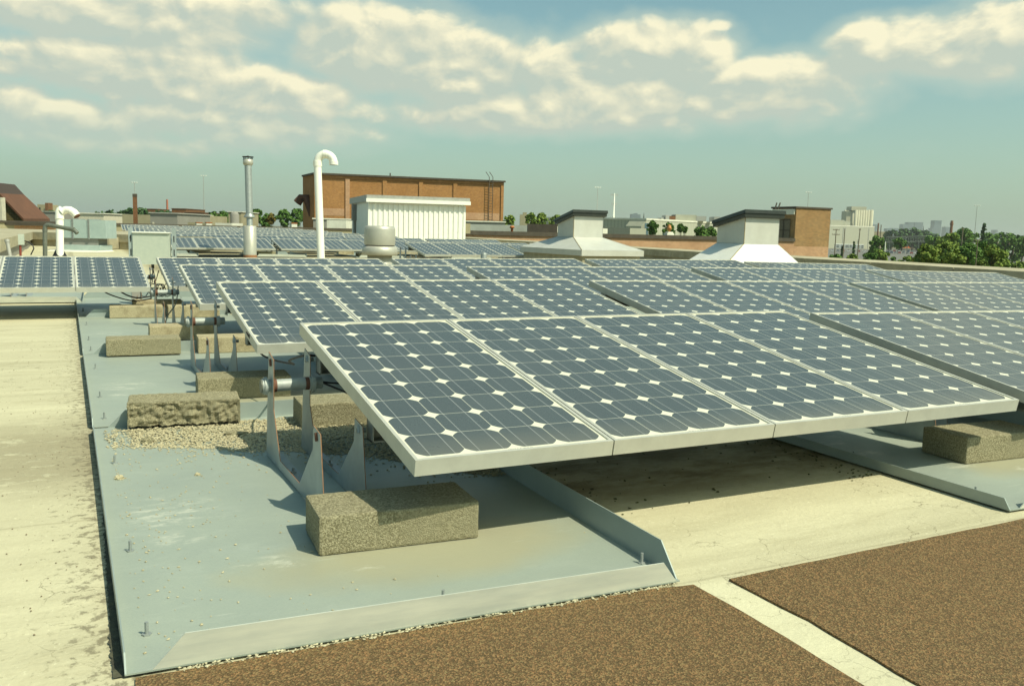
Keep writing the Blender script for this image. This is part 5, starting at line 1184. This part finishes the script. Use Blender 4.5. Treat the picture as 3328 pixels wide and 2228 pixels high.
b, *_ = pxbox(2096, 2108, 725, 199, 199, .3, zt_-4.2); b.build('blue_banner', mat('blue_banner', (.12, .20, .24), .7), root, off=OFF)
b = MB(); q0 = at(2084, 735, 200); q1 = at(2100, 712, 200); b.hexa([(at(2084, 735, 200).x, at(2084, 735, 200).y, GZ), (A.x, A.y, GZ), (A.x+n.x*4, A.y+n.y*4, GZ), (q0.x+n.x*4, q0.y+n.y*4, GZ)], [tuple(q0), (A.x, A.y, zt_), (A.x+n.x*4, A.y+n.y*4, zt_), (q0.x+n.x*4, q0.y+n.y*4, q0.z)]); b.build('lean_to', beige, root, off=OFF)
bldg('brown_flats', 'dark flat-topped block left of the beige warehouse roof', 'building', greywall, 2081, 2096, 711, 500, thick=15)
def spire(px, yt, d, w, label):
    q = at(px, yt, d); root = thing_at('church_spire', (q.x, q.y, GZ), label, 'church spire'); k = d/FPX; H = q.z-GZ
    b = MB(); b.lathe([(w*k, H-34*k), (.2*k, H)], n=8, smooth=False); b.build('steeple', MATS['dark_green_screen'], root); b = MB(); b.box(-w*k*.8, w*k*.8, -w*k*.8, w*k*.8, 0, H-34*k); b.build('tower', greywall, root)
spire(2093, 690, 620, 3.6, 'thin dark church spire left of the beige warehouse')
spire(3002, 733, 900, 3.0, 'small green church spire among the distant towers')
tw = [(2052, 2063, 695, 'left'), (2063, 2072, 693, 'taller middle'), (2072, 2082, 697, 'right')]
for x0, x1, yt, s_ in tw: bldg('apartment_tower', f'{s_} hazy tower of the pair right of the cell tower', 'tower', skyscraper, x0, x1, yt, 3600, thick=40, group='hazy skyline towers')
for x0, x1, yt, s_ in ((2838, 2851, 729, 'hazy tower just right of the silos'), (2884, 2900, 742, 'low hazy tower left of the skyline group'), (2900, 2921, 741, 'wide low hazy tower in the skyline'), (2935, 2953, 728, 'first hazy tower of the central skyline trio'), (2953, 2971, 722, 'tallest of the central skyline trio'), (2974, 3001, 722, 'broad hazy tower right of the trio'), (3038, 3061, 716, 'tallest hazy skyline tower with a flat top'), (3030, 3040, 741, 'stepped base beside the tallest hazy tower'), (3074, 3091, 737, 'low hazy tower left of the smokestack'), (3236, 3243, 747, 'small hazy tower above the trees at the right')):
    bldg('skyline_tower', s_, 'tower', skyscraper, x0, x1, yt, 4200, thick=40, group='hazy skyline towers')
for x0, x1, yt, s_ in ((1690, 1716, 697, 'tan flats'), (1700, 1712, 690, 'tall tan flats')):
    bldg('tan_flats', f'distant {s_} between trees right of the warehouse', 'building', tan, x0, x1, yt, 330, thick=10)
# right: second beige building, silos
root, A, C, n, zt_ = bldg('beige_plant', 'tall beige windowless plant building below the silos', 'building', sid, 2600, 2842, 731, 840, 880, 60, roofm=whiteroof, roofh=.9, yt1=741)
OFF = (A.x, A.y, GZ)
for (x0, x1, y0_) in ((2700, 2744, 714), (2744, 2764, 718)):
    b, *_ = pxbox(x0, x1, y0_, 880, 880, 12, zt_+.91); b.build('rooftop_unit', beige, root, off=OFF)
for px in (2741, 2747, 2824):
    b, *_ = pxbox(px, px+1.5, 740, 838 if px < 2800 else 866, None, .8, GZ); b.build('downpipe', grey_trim, root, off=OFF)
q = at(2790, 700, 1160); root = thing_at('grain_silos', (q.x, q.y, GZ), 'cluster of tall cream concrete silos with a block on top', 'silos'); k = 1160/FPX
sx = [(2748, 4.2), (2756, 4.5), (2765, 4.8), (2774, 5), (2783, 5.2), (2791, 4.8), (2799, 4.8), (2807, 4.8), (2815, 4.8), (2823, 5), (2833, 6.5)]
for i, (px, rw) in enumerate(sx):
    dd_ = 1170+(0 if i >= 4 else (4-i)*12); s = at(px, 683, dd_); b = MB(); b.lathe([(rw*k, 0), (rw*k, s.z-GZ), (0, s.z-GZ+.5)], (s.x-q.x, s.y-q.y, 0), 16); b.build('silo', silo, root)
b, *_ = pxbox(2752, 2830, 686, 1182, 1182, 18, GZ); b.build('core_block', silo, root, off=(q.x, q.y, GZ))
b, *_ = pxbox(2768, 2817, 671, 1178, 1178, 18, at(2790, 684, 1178).z); b.build('headhouse', silo, root, off=(q.x, q.y, GZ))
bldg('brick_depot', 'tan brick depot right of the beige plant', 'building', tan, 2841, 2886, 752, 900, thick=15, wins=[(.7, .8, .45, .7)])
bldg('low_hall', 'long low hall behind the black gantry', 'building', tan, 2880, 3015, 784, 900, thick=12, roofm=whiteroof)
bldg('orange_storefront', 'low storefront with a bright orange fascia by the parked cars', 'building', orange, 2930, 2992, 799, 850, thick=6, zb=at(2950, 806, 850).z)
bldg('dark_storefront', 'dark low storefront beneath the orange fascia', 'building', greywall, 2880, 2992, 806.5, 851, thick=6)
q = at(2950, 770, 600); root = thing_at('steel_gantry', (q.x, q.y, GZ), 'long black steel lattice gantry over the rail yard', 'gantry'); k = 600/FPX
b = MB(); P = lambda px, py: at(px, py, 600)-Vector((q.x, q.y, GZ))
for y_ in (767, 784): b.tube([P(2880, y_+4), P(3015, y_)], .28, 5)
for i in range(34): x_ = 2882+i*4; b.tube([P(x_, 770), P(x_+(4 if i % 2 else -4), 786)], .16, 4)
b.build('lattice_beam', MATS['dark_green_screen'], root)
for x_ in (2890, 2918, 2948, 2985, 3005): b = MB(); b.tube([P(x_, 785), P(x_, 826)], .28, 6); b.build('leg', MATS['dark_green_screen'], root)
# commuter trains: body, roof and window bands
def traincar(x0, x1, yt, yb, d, label):
    a = at(x0, yt, d); c = at(x1, yt+(x1-x0)*.024, d); zb = at(x0, yb, d).z; root = tag(empty('train_carriage', (a.x, a.y, zb)), label, 'train carriage', 'double-deck train carriages')
    L_ = Vector((c.x-a.x, c.y-a.y, 0)); W_ = L_.length; root.rotation_euler = (0, 0, math.atan2(L_.y, L_.x)); H = a.z-zb
    b = MB(); b.box(0, W_-.5, 0, 3, .1*H, H*.9); b.build('body', train, root); b = MB(); b.box(.1, W_-.6, .2, 2.8, .901*H, H); b.build('roof', white_metal, root)
    for z0, z1 in ((.28, .45), (.62, .78)):
        n_ = max(2, int(W_/3.2))
        for i in range(n_): b = MB(); b.box(W_*(i+.2)/n_, W_*(i+.75)/n_, -.03, .02, z0*H, z1*H); b.build('window', darkwin, root)
    return root
traincar(3255, 3300, 803, 828, 640, 'left silver double-deck train carriage at the right border')
traincar(3300, 3345, 804.5, 829.5, 640, 'right silver double-deck train carriage at the right border')
traincar(3092, 3122, 799, 817, 800, 'silver train carriage glimpsed between the thickets')
traincar(2716, 2760, 792, 808, 780, 'left silver train carriage in front of the beige plant')
traincar(2760, 2810, 793, 809, 780, 'right silver train carriage in front of the beige plant')
for i, (x0, x1, yt) in enumerate(((3246, 3275, 787), (3276, 3300, 789), (3300, 3328, 786))):
    d = 860; a = at(x0, yt, d); c = at(x1, yt, d); root = tag(empty('house', (a.x, a.y, GZ)), f'{["left", "middle", "right"][i]} small pitched-roof house above the trains', 'house', 'small houses at the right border')
    L_ = Vector((c.x-a.x, c.y-a.y, 0)); W_ = L_.length; root.rotation_euler = (0, 0, math.atan2(L_.y, L_.x)); H = a.z-GZ
    b = MB(); b.box(0, W_*.95, 0, 8, 0, H*.72); b.build('wall', housewall, root)
    b = MB(); b.mesh([(-.2, -.3, H*.721), (W_, -.3, H*.721), (W_, 8.3, H*.721), (-.2, 8.3, H*.721), (W_/2, -.3, H), (W_/2, 8.3, H)], [(0, 1, 4), (2, 3, 5), (1, 2, 5, 4), (3, 0, 4, 5), (0, 3, 2, 1)]) if i % 2 else b.mesh([(-.2, -.3, H*.721), (W_, -.3, H*.721), (W_, 8.3, H*.721), (-.2, 8.3, H*.721), (0, 4, H), (W_, 4, H)], [(0, 1, 5, 4), (1, 2, 5), (2, 3, 4, 5), (3, 0, 4), (0, 3, 2, 1)])
    b.build('roof', houseroof, root)
    b = MB(); b.box(W_*.3, W_*.45, -.05, .02, H*.4, H*.6); b.build('window', darkwin, root)
# utility poles
def upole(px, yt, yb, d, lean, arms, label, m=wood):
    q = at(px, yt, d); root = thing_at('utility_pole', (q.x, q.y, GZ), label, 'utility pole', 'wooden utility poles'); k = d/FPX; H = q.z-GZ
    v = RH*lean*k
    b = MB(); b.tube([tuple(-v), (0, 0, H)], [2.2*k, 1.3*k], 8); b.build('pole', m, root)
    for dz, w_ in arms:
        b = MB(); b.tube([tuple(RH*-w_*k+Vector((0, 0, H-dz*k-w_*k*.0))), tuple(RH*w_*k+Vector((0, 0, H-dz*k)))], 1.0*k, 6)
        for s in (-.9, -.4, .4, .9): p = RH*s*w_*k; b.tube([(p.x, p.y, H-dz*k), (p.x, p.y, H-dz*k+3.5*k)], .6*k, 5)
        b.build('crossarm', m, root)
upole(2718, 744, 826, 150, 0, ((3, 11), (18, 12)), 'utility pole with two crossarms right of the brick tower')
upole(2746, 742, 812, 240, 0, (), 'plain pole in front of the beige plant')
upole(2795, 745, 815, 200, 4, ((1, 3),), 'leaning lamp pole in front of the beige plant')
upole(2864, 730, 815, 260, 0, (), 'tall plain pole beside the full tree')
upole(2878, 785, 835, 120, 0, (), 'short white pole by the parapet', white_metal)
upole(3178, 777, 850, 60, -3, ((3, 12),), 'near utility pole with one crossarm rising from the thicket')
upole(3130, 741, 795, 230, 0, ((4, 3),), 'far pole beside the spreading evergreen')
# parked cars
carM = [mat('car_white', (.75, .75, .72), .3), mat('car_silver', (.45, .46, .46), .3, .5), mat('car_grey', (.16, .17, .18), .3, .3), mat('car_dark', (.03, .035, .045), .25), mat('car_red', (.35, .04, .03), .3), mat('car_blue', (.05, .09, .18), .3)]
def car_proto(ci):
    root = empty('parked_car'); prof = [(-2.2, .3), (-2.25, .75), (-1.5, .95), (-.9, 1.42), (.75, 1.45), (1.45, .98), (2.15, .85), (2.25, .3)]
    n = len(prof); b = MB(); w_ = .86
    b.mesh([(x, -w_, z) for x, z in prof]+[(x, w_, z) for x, z in prof], [tuple(range(n)), tuple(reversed(range(n, 2*n)))]+[(i, n+i, n+(i+1) % n, (i+1) % n) for i in range(n)]); b.build('body', carM[ci], root)
    b = MB(); g = [(-1.35, .97), (-.85, 1.36), (.7, 1.38), (1.28, .99)]
    for s in (-1, 1): b.face([(x, s*(w_+.01), z) for x, z in (g if s < 0 else g[::-1])])
    b.face([(-1.53, -w_*.9, .965), (-1.53, w_*.9, .965), (-.93, w_*.85, 1.435), (-.93, -w_*.85, 1.435)][::-1]); b.face([(1.49, -w_*.9, .99), (1.49, w_*.9, .99), (.80, w_*.85, 1.46), (.80, -w_*.85, 1.46)]); b.build('windows', darkwin, root)
    for x in (-1.4, 1.4):
        for s in (-1, 1): b = MB(); b.tube([(x, s*.70, .33), (x, s*.90, .33)], .33, 14); b.build('wheel', black, root)
    return root
cars = []
rg = random.Random(11)
for i in range(9): cars.append((2884+i*13, 821+.3*i, 620, i, 'in the row beyond the low shrubs'))
for i in range(7): cars.append((2892+i*15, 815+.3*i, 720, i, 'in the back row below the gantry'))
for i in range(8): cars.append((2706+i*17, 816+.4*i, 640, i, 'in the row before the beige plant'))
cols = ['white', 'silver', 'grey', 'dark', 'red', 'blue']; protos = {}
for (px, py, d, i, where) in cars:
    ci = rg.choice([0, 0, 1, 1, 1, 2, 3, 5, 4]); p = at(px, py, d)
    o = copy_tree(protos[ci]) if ci in protos else protos.setdefault(ci, car_proto(ci))
    o.location = (p.x, p.y, GZ+.02); o.rotation_euler = (0, 0, math.atan2(RH.y, RH.x)+1.2+rg.uniform(-.05, .05)); o.scale = (1, 1, 1)
    tag(o, f'{cols[ci]} parked car, {OL[i]} from the left {where}', 'car', 'cars in the car park')

# ------------------------------------------------------------------ haze
b = MB(); b.box(-6000, 6000, -6000, 6000, GZ-1.1, 75)
hm = bpy.data.materials.new('haze'); hm.use_nodes = True; t = hm.node_tree; t.nodes.clear(); o_ = N(t, 'ShaderNodeOutputMaterial'); v = N(t, 'ShaderNodeVolumePrincipled')
v.inputs['Color'].default_value = (.93, .97, .93, 1); v.inputs['Density'].default_value = .00014; v.inputs['Anisotropy'].default_value = .3; t.links.new(v.outputs[0], o_.inputs['Volume'])
hz = b.build('haze', hm); tag(hz, kind='stuff')
bpy.context.view_layer.update()
